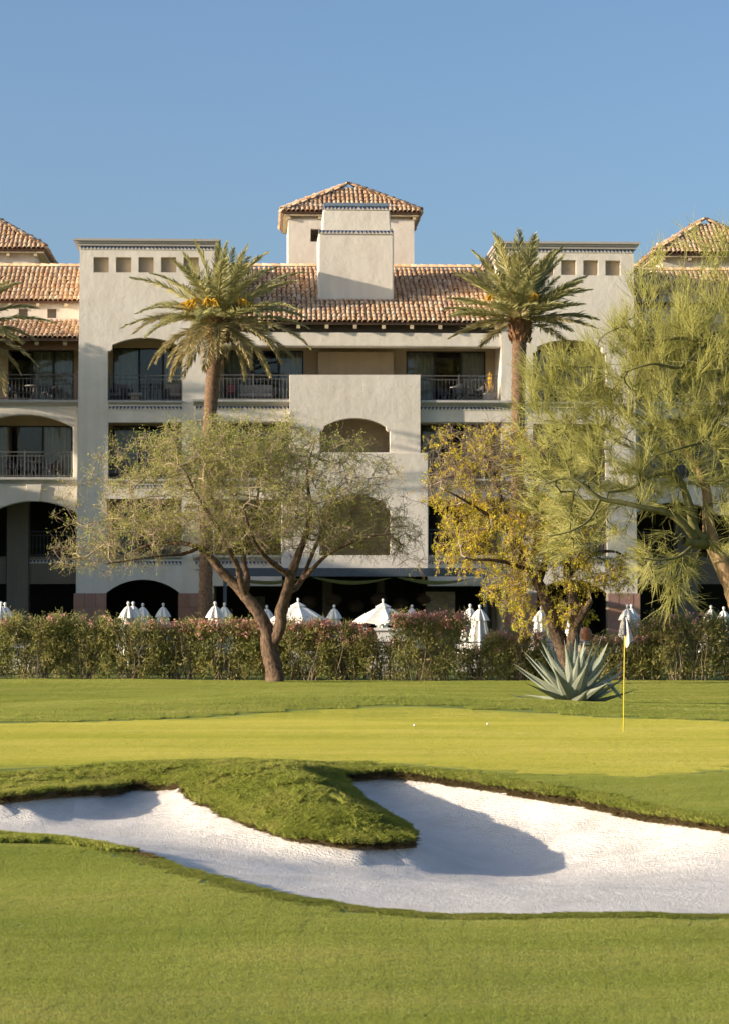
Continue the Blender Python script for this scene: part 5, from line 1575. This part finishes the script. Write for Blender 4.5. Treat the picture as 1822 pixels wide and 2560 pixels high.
V, F = segs_mesh(pos[par[e_]], pos[e_], np.minimum(rad[par[e_]], .035), rad[e_], 4)
np_obj('branches', V - O, F, M['bark_verde'], root)
def needle_spray(base, axis, n, r, spread, lmin, lmax, w0=.0042):
    C = np.repeat(base, n, 0); A = np.repeat(unit(axis), n, 0)
    C = C + A * r.uniform(-.25, .1, (len(C), 1)) + r.normal(size=C.shape) * .035
    D = unit(A + r.normal(size=C.shape) * spread); Ln = r.uniform(lmin, lmax, len(C))[:, None]
    G = np.array([0, 0, -1.0])
    Mid = C + D * Ln * .5; Tip = Mid + unit(D + A * .25 + G * r.uniform(-.1, .22, (len(C), 1))) * Ln * .5
    n_ = len(C)
    return merge([segs_mesh(C, Mid, np.full(n_, w0), np.full(n_, w0 * .85), 3), segs_mesh(Mid, Tip, np.full(n_, w0 * .85), np.full(n_, w0 * .3), 3)])
tp = pos[terms]; ctr = np.array(at_y(1720, 1180, YV))
outw = unit(tp - ctr)
hz = (tp[:, 2:3] - ctr[2])
ax = unit(outw * .55 + dr[terms] * .55 + np.array([0, 0, .75]) * np.clip(.6 + hz * .12, -.4, 1) + r.normal(size=tp.shape) * .25)
V, F = needle_spray(tp, ax, 19, r, .40, .30, .85, .0066)
# sprays also leave the thin branches on the way
mid = np.array([i for i in range(nl, len(pos)) if tc[i] <= 4]); mid = mid[r.uniform(size=len(mid)) < .6]
mo = unit(dr[mid] * .7 + r.normal(size=(len(mid), 3)) * .5 + np.array([0, 0, .25]))
V2, F2 = needle_spray(pos[mid], mo, 4, r, .55, .22, .55, .006)
V, F = merge([(V, F), (V2, F2)])
M['verde_needle'] = foliage('palo_verde_needles', [(0, (0.42, 0.43, 0.12)), (0.5, (0.64, 0.62, 0.22)), (0.85, (0.74, 0.70, 0.31)), (1, (0.76, 0.66, 0.36))], .8, .5, .5)
np_obj('crown', V - O, F, M['verde_needle'], root)

# ---------------- date palms
def frond_mesh(name, e0, bend, Lf, dry, r, leaf=.58, V_up=.3):
    n = 26; pts = [np.zeros(3)]; ang = e0; tang = []
    for i in range(n):
        t = i / n
        a = e0 - bend * (t ** 1.5)
        d = np.array([math.cos(a), 0, math.sin(a)]); tang.append(d); pts.append(pts[-1] + d * Lf / n)
    pts = np.array(pts); tang.append(tang[-1]); tang = np.array(tang)
    rad = np.linspace(.035, .006, n + 1)
    V, F = tube_np(pts, rad, 5, r, .02)
    C = []; D = []; S = []; Ln = []
    for sgn in (-1, 1):
        for i in range(78):
            t = .13 + .87 * (i + r.uniform(0, .6)) / 78
            k = min(int(t * n), n - 1); f = t * n - k
            p = pts[k] * (1 - f) + pts[k + 1] * f; d = tang[k]
            up = np.cross(d, [0, 1, 0]); up = up if up[2] > 0 else -up
            a = R(62 - 40 * t) + r.normal() * .09
            lift = V_up + r.normal() * .22
            q = d * math.cos(a) + (np.array([0, sgn, 0]) * math.cos(lift) + up * math.sin(lift)) * math.sin(a)
            q = q + np.array([0, 0, -.10 - .12 * (1 - t)])
            C.append(p); D.append(q); S.append(d * .6 + up * .5 + r.normal(size=3) * .3)
            Ln.append(leaf * (.55 + .45 * math.sin(math.pi * min(1, t * 1.15))) * (1.0 if t < .85 else 1 - (t - .85) * 2.6) * r.uniform(.85, 1.1))
    Ln = np.array(Ln)
    v2, f2 = leaf_quads(np.array(C), np.array(D), np.array(S), Ln, np.full(len(Ln), .042), .06)
    V_, F_ = merge([(V, F), (v2, f2)])
    mi = np.r_[np.zeros(len(F), int), np.ones(len(f2), int)]
    return np_mesh(name, V_, F_, [M['palm_rachis'], M['palm_leaf_dry'] if dry else M['palm_leaf']], midx=mi)
def date_palm(base, crown, mid, label, style, seed, shared={}):
    r = np.random.default_rng(seed); rnd = random.Random(seed)
    b = np.array(base); c = np.array(crown)
    o = empty('date_palm', tuple(b), 0, label, 'palm', 'date palms')
    # trunk with overlapping leaf scars
    Q, q = resample([b - b, np.array(mid) - b, c - b], [.25, .235, .27], .06)
    k = 22; V = []; n = len(Q)
    for i in range(n):
        ph = i % 5 / 5; 
        for j in range(k):
            t = 2 * math.pi * j / k
            saw = ((i * .2 + j * 2.5 / k * 1.0) % 1.0)
            rr = q[i] * (1 + .13 * saw - .05 + .03 * r.normal())
            V.append(Q[i] + np.array([math.cos(t), math.sin(t), 0]) * rr)
    F = [(i * k + j, i * k + (j + 1) % k, (i + 1) * k + (j + 1) % k, (i + 1) * k + j) for i in range(n - 1) for j in range(k)]
    np_obj('trunk', np.array(V), np.array(F), M['palm_trunk'], o)
    # cut leaf bases under the crown
    mb = MB(); cc = Vector(c - b); hb = style['boot']
    mb.tube([cc + Vector((0, 0, -hb)), cc + Vector((0, 0, -hb * .75)), cc + Vector((0, 0, -.2)), cc + Vector((0, 0, .25)), cc + Vector((0, 0, .5))], [.27, .36, .38, .28, .12], 14)
    for i in range(int(70 * hb)):
        a = i * 2.4; h = -hb + (hb + .2) * (i / (70 * hb)); rr = .33
        p = cc + Vector((rr * math.cos(a), rr * math.sin(a), h)); d_ = Vector((math.cos(a) * .5, math.sin(a) * .5, .85))
        mb.tube([p, p + d_ * .22], [.06, .028], 4)
    mb.build('boot', M['palm_boot'], o)
    cls = style['classes']; i = 0
    for ci, (cnt, el, bd, Lf, dry) in enumerate(cls):
        me = [frond_mesh('frond', R(el + rnd.uniform(-4, 4)), R(bd + rnd.uniform(-6, 6)), Lf * (1 - .06 * j), dry, r) for j in range(2)]
        for j in range(cnt):
            fo = bpy.data.objects.new('frond', me[j % 2]); link(fo, o)
            az = 2 * math.pi * (j + rnd.uniform(-.25, .25)) / cnt + ci * .9 + seed
            fo.location = cc + Vector((.1 * math.cos(az), .1 * math.sin(az), .25 - .08 * ci))
            fo.rotation_euler = (rnd.gauss(0, .12), rnd.gauss(0, .09), az)
            s = rnd.uniform(.9, 1.08); fo.scale = (s, s, s)
    for j in range(style['flowers']):
        az = rnd.uniform(0, 6.28); mb = MB(); d0 = Vector((math.cos(az), math.sin(az), 0))
        p0 = cc + Vector((0, 0, .3)); p1 = p0 + d0 * .85 + Vector((0, 0, .55)); p2 = p1 + d0 * .35 + Vector((0, 0, -.12))
        mb.tube([p0, p1, p2], [.03, .025, .02], 6)
        for s_ in range(26):
            e = p1 + (p2 - p1) * rnd.uniform(.2, 1)
            mb.tube([e, e + d0 * rnd.uniform(0, .2) + Vector((rnd.gauss(0, .1), rnd.gauss(0, .1), -rnd.uniform(.1, .35)))], [.024, .016], 4)
        mb.build('fruit_stalk', M['palm_flower'], o)
    return o
droopy = dict(boot=.75, flowers=13, classes=[(7, 84, 18, 2.7, False), (10, 60, 40, 3.1, False), (11, 40, 40, 3.5, False), (12, 20, 46, 3.6, False), (11, -2, 56, 3.5, True), (8, -18, 54, 2.8, True), (3, -42, 40, 2.0, True)])
stiff = dict(boot=.95, flowers=4, classes=[(8, 82, 12, 2.7, False), (11, 64, 18, 2.8, False), (12, 46, 20, 2.85, False), (12, 28, 24, 2.8, False), (11, 10, 22, 2.75, False), (8, -5, 24, 2.7, True)])
YP = 88.0
def gp(px, Y): q = at_y(px, 1600, Y); return (q.x, Y, ZP)
date_palm(gp(513, YP), tuple(at_y(546, 806, YP)), tuple(at_y(522, 1120, YP)), 'date palm with long drooping fronds and orange fruit stalks before the left tower', droopy, 3)
date_palm(gp(1290, YP), tuple(at_y(1298, 792, YP)), tuple(at_y(1293, 1120, YP)), 'date palm with stiff upright fronds before the right tower', stiff, 8)
date_palm(gp(-120, 90), tuple(at_y(-122, 835, 90)), tuple(at_y(-120, 1120, 90)), 'date palm whose fronds reach in at the left picture edge', droopy, 14)
date_palm((-21.2, 95.6, ZP), (-21.0, 95.6, 12.4), (-21.1, 95.6, 6), 'date palm standing beyond the left picture edge', droopy, 21)
# ================================================================== AGAVE
def agave_mat():
    m, t, p, out = new_mat('agave_blue_grey')
    p.inputs['Roughness'].default_value = 0.6; p.inputs['Specular IOR Level'].default_value = 0.3
    n = noise(t, 5, 5, 0.6, coord='Object', stretch=(1, 4, 4))
    r = ramp(t, [(0.3, (0.20, 0.23, 0.17)), (0.6, (0.30, 0.325, 0.245)), (0.85, (0.36, 0.35, 0.25))])
    t.links.new(n.outputs['Fac'], r.inputs[0]); t.links.new(r.outputs[0], p.inputs['Base Color'])
    return m
M['agave'] = agave_mat()
M['agave_spine'] = plain('agave_spines', (0.10, 0.07, 0.05), 0.6)
def agave_leaf(Lf, wmax, curve, r):
    """thick channelled blade along +X, concave face up, toothed margins"""
    n = 22; V = []; F = []; k = 8
    for i in range(n + 1):
        t = i / n
        wd = wmax * (.62 + .55 * math.sin(math.pi * min(1, t * 1.25 + .08)) ** 1.0) * (1 - t ** 2.6) ** .9 * .72 + .002
        th = .055 * (1 - t) ** 1.2 + .004
        x = Lf * t; z = curve * Lf * t * t
        ch = .35 * wd * (1 - .3 * t)
        sec = [(-wd, ch), (-wd * .5, ch * .25), (0, 0), (wd * .5, ch * .25), (wd, ch), (wd * .55, ch * .25 - th), (0, -th * 1.4), (-wd * .55, ch * .25 - th)]
        for y, dz in sec: V.append((x, y, z + dz))
    for i in range(n):
        for j in range(k):
            F.append((i * k + j, i * k + (j + 1) % k, (i + 1) * k + (j + 1) % k, (i + 1) * k + j))
    mb = MB(); mb.add(V, F)
    for sgn, j in ((-1, 0), (1, 4)):
        for q in range(26):
            t = .06 + .84 * q / 26; i = int(t * n)
            a = Vector(V[i * k + j]); s = .011 + .008 * r.random()
            mb.add([a + Vector((-.012, 0, 0)), a + Vector((.012, 0, 0)), a + Vector((.008 * r.random(), sgn * s * 1.5, .006)), a + Vector((0, 0, .008))], [(0, 1, 2), (1, 3, 2), (3, 0, 2)])
    e = Vector(V[-4]); mb.mi = 1
    mb.tube([Vector((Lf - .01, 0, curve * Lf)), Vector((Lf + .05, 0, curve * Lf * 1.1))], [.006, .001], 5)
    return mb
ap = at_z(1452, 1772, .12); az_ = turf1(ap.x, 56.5)
agx = at_y(1436, 1780, 55.6).x
ag = empty('agave', (agx, 55.6, turf1(agx, 55.6) - .10), 0, 'blue-grey century plant agave with toothed sword leaves beside the green', 'agave')
rnd = random.Random(4)
lm = []
for k, (l_, w_, c_) in enumerate([(1.45, .185, .03), (1.40, .175, -.04), (1.30, .17, .06), (1.36, .19, -.08)]):
    o = agave_leaf(l_, w_, c_, rnd).build('leaf', [M['agave'], M['agave_spine']]); lm.append(o.data); bpy.data.objects.remove(o)
nl_ = 42
for i in range(nl_):
    t = i / (nl_ - 1)
    el = 85 - 79 * t ** .85 + rnd.uniform(-5, 5)
    az = i * 2.39996 + rnd.uniform(-.15, .15)
    o = bpy.data.objects.new('leaf', lm[i % 4]); link(o, ag)
    s = rnd.uniform(.95, 1.12) * (.95 + .16 * math.sin(math.pi * t))
    o.scale = (s, s, s)
    o.location = (.16 * math.cos(az) * t, .16 * math.sin(az) * t, .16 * (1 - t))
    o.rotation_euler = Euler((rnd.gauss(0, .18), -R(el), az), 'XYZ')
# one old leaf broken and bent over
mb = MB(); mb.tube([(.15, -.1, .1), (.42, -.15, .42), (.62, -.15, .56), (.80, -.16, .50), (.98, -.18, .28), (1.05, -.18, .18)], [.06, .055, .05, .045, .035, .01], 8); mb.build('leaf', M['agave'], ag)

# ================================================================== FLAG, CUP, BALLS
fb_ = at_z(1557, 1830, 0.0); fz = turf1(fb_.x, fb_.y)
fl = empty('flagstick', (fb_.x, fb_.y, fz), 0, 'yellow golf flagstick with white dark-edged flag standing in the green', 'flagstick')
M['pole_yellow'] = plain('flagstick_yellow', (0.62, 0.50, 0.03), 0.4, var=0.05)
M['navy'] = plain('flag_navy_edge', (0.02, 0.022, 0.05), 0.7)
M['flag_white'] = plain('flag_white_cloth', (0.72, 0.70, 0.66), 0.8, var=0.06)
M['emblem'] = plain('flag_emblem_pink', (0.50, 0.22, 0.24), 0.8)
ft = at_y(1561, 1541, fb_.y); hp = ft.z - fz; lean = (ft.x - fb_.x)
mb = MB(); mb.tube([(0, 0, -.12), (lean * .5, 0, hp * .5), (lean, 0, hp)], .0115, 10); mb.build('pole', M['pole_yellow'], fl)
s_ = fb_.y / FPX
def fp(px, py, dy=0): q = at_y(px, py, fb_.y); return Vector((q.x - fb_.x, dy, q.z - fz))
mb = MB(); mb.tube([fp(1560.3, 1589), fp(1561.4, 1540)], .021, 10); mb.build('sleeve', M['navy'], fl)
# hanging cloth: rows from pole to free edge, folded
rows_ = [(1562.5, 1542, 1563.6, 1543), (1562.3, 1556, 1569, 1555), (1562, 1570, 1574, 1568), (1562, 1583, 1578, 1580), (1562, 1597, 1581, 1592), (1562.5, 1610, 1583, 1602), (1563.5, 1622, 1574, 1609)]
nx = 12; V = []; F = []
for i, (xa, ya, xb, yb) in enumerate(rows_):
    for j in range(nx + 1):
        t = j / nx
        p = fp(xa + (xb - xa) * t, ya + (yb - ya) * t, .055 * math.sin(t * 8.5 + i * .25) * (.35 + .65 * min(1, i / 3)) * (1 - .25 * t) - .02)
        V.append(p)
for i in range(len(rows_) - 1):
    for j in range(nx):
        F.append((i * (nx + 1) + j, i * (nx + 1) + j + 1, (i + 1) * (nx + 1) + j + 1, (i + 1) * (nx + 1) + j))
mb = MB(); mb.add(V, F); cl_ = mb.build('flag', M['flag_white'], fl, fix=False, smooth=True)
md = cl_.modifiers.new('thick', 'SOLIDIFY'); md.thickness = .004
edge = [V[i * (nx + 1) + nx] for i in range(len(rows_))]
bot = [V[(len(rows_) - 1) * (nx + 1) + j] for j in range(nx, -1, -1)]
mb = MB(); mb.tube(edge + bot[1:], .006, 5); mb.build('flag_border', M['navy'], cl_)
mb = MB(); cpt = fp(1568.5, 1579, -.085); rr = .045
mb.tube([cpt + Vector((rr * .8 * math.cos(a * .45), .006 * math.sin(a), rr * math.sin(a * .45))) for a in range(0, 15)], .0035, 4); mb.build('emblem_ring', M['emblem'], cl_)
mb = MB(); mb.tube([cpt + Vector((-.025, -.004, -.01)), cpt + Vector((-.005, -.006, .018)), cpt + Vector((.0, -.006, -.018)), cpt + Vector((.025, -.004, .012))], .0035, 4); mb.build('emblem_script', M['navy'], cl_)
mb = MB(); mb.lathe([(.054, .004), (.054, -.1), (.0, -.1)], n=20)
cup = mb.build('cup', M['white_paint']); cup.location = (fb_.x, fb_.y, fz); tag(cup, 'golf hole cup at the foot of the flagstick', 'cup')
def ball_mat():
    m, t, p, out = new_mat('golf_ball_white')
    p.inputs['Base Color'].default_value = (.8, .8, .79, 1); p.inputs['Roughness'].default_value = .3
    v = N(t, 'ShaderNodeTexVoronoi'); v.inputs['Scale'].default_value = 260
    t.links.new(N(t, 'ShaderNodeTexCoord').outputs['Object'], v.inputs['Vector'])
    b = N(t, 'ShaderNodeBump'); b.inputs['Strength'].default_value = .4; b.inputs['Distance'].default_value = .002
    t.links.new(v.outputs['Distance'], b.inputs['Height']); t.links.new(b.outputs[0], p.inputs['Normal'])
    return m
M['ball'] = ball_mat()
for px, py, lb in ((1035, 1818, 'white golf ball on the green, left one of two'), (1217, 1814, 'white golf ball on the green, right one nearer the flag')):
    q = at_z(px, py, 0.0); rb = .0225
    bm = bmesh.new(); bmesh.ops.create_icosphere(bm, subdivisions=3, radius=rb)
    me = bpy.data.meshes.new('golf_ball'); bm.to_mesh(me); bm.free(); me.materials.append(M['ball']); me.polygons.foreach_set('use_smooth', [True] * len(me.polygons))
    o = bpy.data.objects.new('golf_ball', me); link(o); o.location = (q.x, q.y, turf1(q.x, q.y) + rb + .004)
    tag(o, lb, 'golf ball', 'golf balls')

# ================================================================== GRASS BLADES
def blade_patch(half, n, h, wd, lean, r):
    P = r.uniform(-half, half, (n, 2)); a = r.uniform(0, 2 * math.pi, n); hh = h * r.uniform(.55, 1.15, n)
    d = np.c_[np.cos(a), np.sin(a), np.zeros(n)]; s = np.c_[-np.sin(a), np.cos(a), np.zeros(n)]
    b = np.c_[P, np.full(n, -.004)]; l = (lean * np.abs(r.normal(size=n)))[:, None]
    w_ = (wd * r.uniform(.7, 1.2, n))[:, None]
    top = b + d * l * hh[:, None] + np.array([0, 0, 1.0]) * hh[:, None]
    mid = b + d * l * hh[:, None] * .3 + np.array([0, 0, .6]) * hh[:, None]
    V = np.stack([b - s * w_ * .5, b + s * w_ * .5, mid + s * w_ * .42, top, mid - s * w_ * .42], 1)
    return V.reshape(-1, 3)
def scatter_group():
    g = bpy.data.node_groups.new('scatter_blades', 'GeometryNodeTree')
    g.interface.new_socket('Geometry', in_out='INPUT', socket_type='NodeSocketGeometry')
    g.interface.new_socket('Geometry', in_out='OUTPUT', socket_type='NodeSocketGeometry')
    i = g.nodes.new('NodeGroupInput'); o = g.nodes.new('NodeGroupOutput')
    sep = g.nodes.new('GeometryNodeSeparateGeometry'); sep.domain = 'POINT'
    at = g.nodes.new('GeometryNodeInputNamedAttribute'); at.data_type = 'FLOAT'; at.inputs['Name'].default_value = 'spot'
    cmp = g.nodes.new('FunctionNodeCompare'); cmp.data_type = 'FLOAT'; cmp.operation = 'GREATER_THAN'
    cmp.inputs[1].default_value = .5
    g.links.new(at.outputs[0], cmp.inputs[0])
    g.links.new(i.outputs[0], sep.inputs[0]); g.links.new(cmp.outputs[0], sep.inputs[1])
    m2p = g.nodes.new('GeometryNodeMeshToPoints')
    g.links.new(sep.outputs[0], m2p.inputs[0])
    iop = g.nodes.new('GeometryNodeInstanceOnPoints')
    g.links.new(m2p.outputs[0], iop.inputs['Points']); g.links.new(sep.outputs[1], iop.inputs['Instance'])
    rt = g.nodes.new('GeometryNodeInputNamedAttribute'); rt.data_type = 'FLOAT_VECTOR'; rt.inputs['Name'].default_value = 'turn'
    scn = g.nodes.new('GeometryNodeInputNamedAttribute'); scn.data_type = 'FLOAT_VECTOR'; scn.inputs['Name'].default_value = 'size'
    e2r = g.nodes.new('FunctionNodeEulerToRotation')
    g.links.new(rt.outputs[0], e2r.inputs[0]); g.links.new(e2r.outputs[0], iop.inputs['Rotation']); g.links.new(scn.outputs[0], iop.inputs['Scale'])
    g.links.new(iop.outputs[0], o.inputs[0])
    return g
SG = scatter_group()
def normals_at(P):
    e = .12
    zx = (turf(P + [e, 0]) - turf(P - [e, 0])) / (2 * e); zy = (turf(P + [0, e]) - turf(P - [0, e])) / (2 * e)
    return zx, zy
def grass(name, label, P, Z, size, hscale, patchV, mat, r):
    """P (n,2) spots; one patch of blades is set on every spot"""
    nv = len(patchV); n = len(P); nf = nv // 5
    me = bpy.data.meshes.new(name)
    V = np.concatenate([patchV, np.c_[P, Z]]).astype(np.float32)
    F = np.arange(nv).reshape(-1, 5).astype(np.int32)
    me.vertices.add(len(V)); me.vertices.foreach_set('co', V.ravel())
    me.loops.add(nf * 5); me.loops.foreach_set('vertex_index', F.ravel())
    me.polygons.add(nf); me.polygons.foreach_set('loop_start', np.arange(0, nf * 5, 5, dtype=np.int32)); me.polygons.foreach_set('loop_total', np.full(nf, 5, dtype=np.int32))
    me.update(calc_edges=True)
    a = me.attributes.new('spot', 'FLOAT', 'POINT'); a.data.foreach_set('value', np.r_[np.zeros(nv), np.ones(n)].astype(np.float32))
    zx, zy = normals_at(P)
    ya = r.integers(0, 4, n) * (math.pi / 2) + r.uniform(-.3, .3, n)
    # tilt the patch to the slope after turning it
    rx = np.empty((n, 3))
    for i in range(n):
        nrm = Vector((-zx[i], -zy[i], 1)).normalized()
        q = Vector((0, 0, 1)).rotation_difference(nrm) @ Euler((0, 0, ya[i])).to_quaternion()
        rx[i] = q.to_euler()
    b = me.attributes.new('turn', 'FLOAT_VECTOR', 'POINT'); b.data.foreach_set('vector', np.concatenate([np.zeros((nv, 3)), rx]).astype(np.float32).ravel())
    sc_ = np.c_[size, size, hscale]
    c = me.attributes.new('size', 'FLOAT_VECTOR', 'POINT'); c.data.foreach_set('vector', np.concatenate([np.ones((nv, 3)), sc_]).astype(np.float32).ravel())
    me.materials.append(mat)
    o = bpy.data.objects.new(name, me); link(o)
    m_ = o.modifiers.new('scatter', 'NODES'); m_.node_group = SG
    return tag(o, label, 'grass', kind='stuff')
def grass_mat(name, stops, nscale, stretch=(1, .5, 1), trans=.45, stripe=None, broad=None):
    m, t, p, out = new_mat(name)
    n1 = noise(t, nscale, 5, .6, stretch=stretch); n2 = noise(t, nscale * 9, 3, .6)
    mx = N(t, 'ShaderNodeMix'); mx.inputs[0].default_value = .35
    t.links.new(n1.outputs['Fac'], mx.inputs[2]); t.links.new(n2.outputs['Fac'], mx.inputs[3])
    if broad:                                   # faint mowing bands and worn patches
        n3 = noise(t, broad, 3, .55, stretch=(.22, 1.0, 1)); mb_ = N(t, 'ShaderNodeMix'); mb_.inputs[0].default_value = .55
        t.links.new(mx.outputs[0], mb_.inputs[2]); t.links.new(n3.outputs['Fac'], mb_.inputs[3]); mx = mb_
    ir = N(t, 'ShaderNodeNewGeometry').outputs['Random Per Island']
    mx2 = N(t, 'ShaderNodeMix'); mx2.inputs[0].default_value = .16
    t.links.new(mx.outputs[0], mx2.inputs[2]); t.links.new(ir, mx2.inputs[3]); src = mx2.outputs[0]
    if stripe:
        wv = N(t, 'ShaderNodeTexWave', wave_type='BANDS', bands_direction='Y')
        mp = N(t, 'ShaderNodeMapping'); mp.inputs['Rotation'].default_value = (0, 0, stripe[1])
        t.links.new(N(t, 'ShaderNodeNewGeometry').outputs['Position'], mp.inputs[0]); t.links.new(mp.outputs[0], wv.inputs['Vector'])
        wv.inputs['Scale'].default_value = stripe[0]; wv.inputs['Distortion'].default_value = 1.2; wv.inputs['Detail Scale'].default_value = .3
        m2 = N(t, 'ShaderNodeMix'); m2.inputs[0].default_value = stripe[2]
        t.links.new(src, m2.inputs[2]); t.links.new(wv.outputs['Fac'], m2.inputs[3]); src = m2.outputs[0]
    rr = ramp(t, stops); t.links.new(src, rr.inputs[0])
    p.inputs['Roughness'].default_value = .55; p.inputs['Specular IOR Level'].default_value = .2
    t.links.new(rr.outputs[0], p.inputs['Base Color'])
    tr = N(t, 'ShaderNodeBsdfTranslucent'); t.links.new(rr.outputs[0], tr.inputs['Color'])
    ms = N(t, 'ShaderNodeMixShader'); ms.inputs[0].default_value = trans
    t.links.new(p.outputs[0], ms.inputs[1]); t.links.new(tr.outputs[0], ms.inputs[2]); t.links.new(ms.outputs[0], out.inputs['Surface'])
    return m
M['blade_fair'] = grass_mat('fairway_blades', [(.33, (.28, .34, .06)), (.5, (.41, .45, .10)), (.67, (.56, .53, .17))], .5, stretch=(.6, 1.0, 1), broad=.9)
M['blade_rough'] = grass_mat('rough_blades', [(.32, (.28, .33, .055)), (.5, (.42, .46, .095)), (.68, (.58, .53, .17))], 1.6)
M['blade_green'] = grass_mat('green_blades', [(.36, (.45, .46, .07)), (.5, (.60, .56, .11)), (.64, (.72, .64, .18))], .28, stretch=(.35, 1.6, 1), broad=.55)
M['blade_dry'] = grass_mat('dry_edge_blades', [(.3, (.16, .12, .045)), (.5, (.28, .21, .09)), (.7, (.36, .28, .14))], 3.0)
r = np.random.default_rng(77)
def in_view(P, m=1.12):
    return np.abs(P[:, 0]) < (911 / FPX * P[:, 1]) * m + .3
# fairway in front and aprons: short blades
pf = blade_patch(.21, 3600, .016, .0036, .5, r)
P = grid(-8, 8, 15.5, 37.5, .36, .12); P = P[in_view(P)]
d1, _ = sdf(P, BK2); d2, _ = sdf(P, GP)
rough_zone = (d1 < 2.6) & (P[:, 1] > 27.5) & (P[:, 1] < 35.6) & (P[:, 0] < 1.4)
sel = (d1 > .22) & (d2 > .18) & ~rough_zone
P1 = P[sel]; grass('fairway_grass', 'short mown grass in the foreground and around the green', P1, turf(P1), r.uniform(.95, 1.15, len(P1)), r.uniform(.8, 1.2, len(P1)), pf, M['blade_fair'], r)
# longer rough on the tongue between the two bunker lobes
pr_ = blade_patch(.15, 620, .065, .006, .8, r)
P = grid(-7, 3, 27.0, 36.2, .2, .3); P = P[in_view(P)]
d1, _ = sdf(P, BK2); d2, _ = sdf(P, GP)
rz = (d1 < 2.6) & (P[:, 1] > 27.5) & (P[:, 1] < 35.8) & (P[:, 0] < 1.5)
sel = (d1 > .15) & (d2 > .5) & rz
P2 = P[sel]; hs = .8 * r.uniform(.5, 1.35, len(P2)) * (.65 + .5 * np.sin(P2[:, 0] * 3.3 + 2 * np.sin(P2[:, 1] * 2.1)) ** 2)
grass('rough_grass', 'shaggy longer grass on the tongue of turf between the bunker lobes', P2, turf(P2), r.uniform(.9, 1.2, len(P2)), hs, pr_, M['blade_rough'], r)
# tufts along the bunker edge
pe = blade_patch(.07, 130, .06, .005, .8, r)
ii = r.integers(0, nb, 9000); off = -np.abs(r.normal(size=len(ii))) * .10 - .0 + .015
P3 = BK2[ii] + nin[ii] * off[:, None] + r.normal(size=(len(ii), 2)) * .02
P3 = P3[in_view(P3)]; ln = turf(P3)
near = P3[:, 1] < 27
grass('bunker_edge_grass', 'fringe of grass hanging over the bunker edge', P3, ln, r.uniform(.7, 1.2, len(P3)), np.where(near, .30, 1.0) * r.uniform(.5, 1.2, len(P3)), pe, M['blade_rough'], r)
pd = blade_patch(.06, 60, .05, .006, 1.4, r)
ii = r.integers(0, nb, 6500); ii = ii[BK2[ii][:, 1] > 26.5]
P4 = BK2[ii] + nin[ii] * (r.uniform(-.06, .03, len(ii)))[:, None]; ok = in_view(P4); P4 = P4[ok]; ii = ii[ok]
grass('bunker_dry_roots', 'dry straw-coloured roots and runners under the bunker lip', P4, turf(P4) - BK[ii, 3] * r.uniform(.1, .9, len(P4)), r.uniform(.7, 1.2, len(P4)), r.uniform(.5, 1.0, len(P4)), pd, M['blade_dry'], r)
# the green itself: very short
pg = blade_patch(.36, 3600, .012, .006, .5, r)
P = grid(-13, 13, 32, 53, .62, .1); P = P[in_view(P)]; d2, _ = sdf(P, GP)
P5 = P[d2 < -.30 + r.uniform(-.12, .22, len(P))]; grass('green_grass', 'closely cut pale grass of the putting green', P5, turf(P5), np.ones(len(P5)), np.ones(len(P5)), pg, M['blade_green'], r)
# bank behind the green
ph = blade_patch(.30, 1700, .04, .008, .6, r)
P = grid(-16, 16, 49, 73.6, .5, .15); P = P[in_view(P)]; d2, _ = sdf(P, GP)
P6 = P[d2 > .22]; hs = np.where(P6[:, 1] < 58.5, 1.0, .7) * r.uniform(.7, 1.2, len(P6))
grass('bank_grass', 'mown rough rising behind the green up to the hedge', P6, turf(P6), r.uniform(.95, 1.15, len(P6)), hs, ph, M['blade_fair'], r)
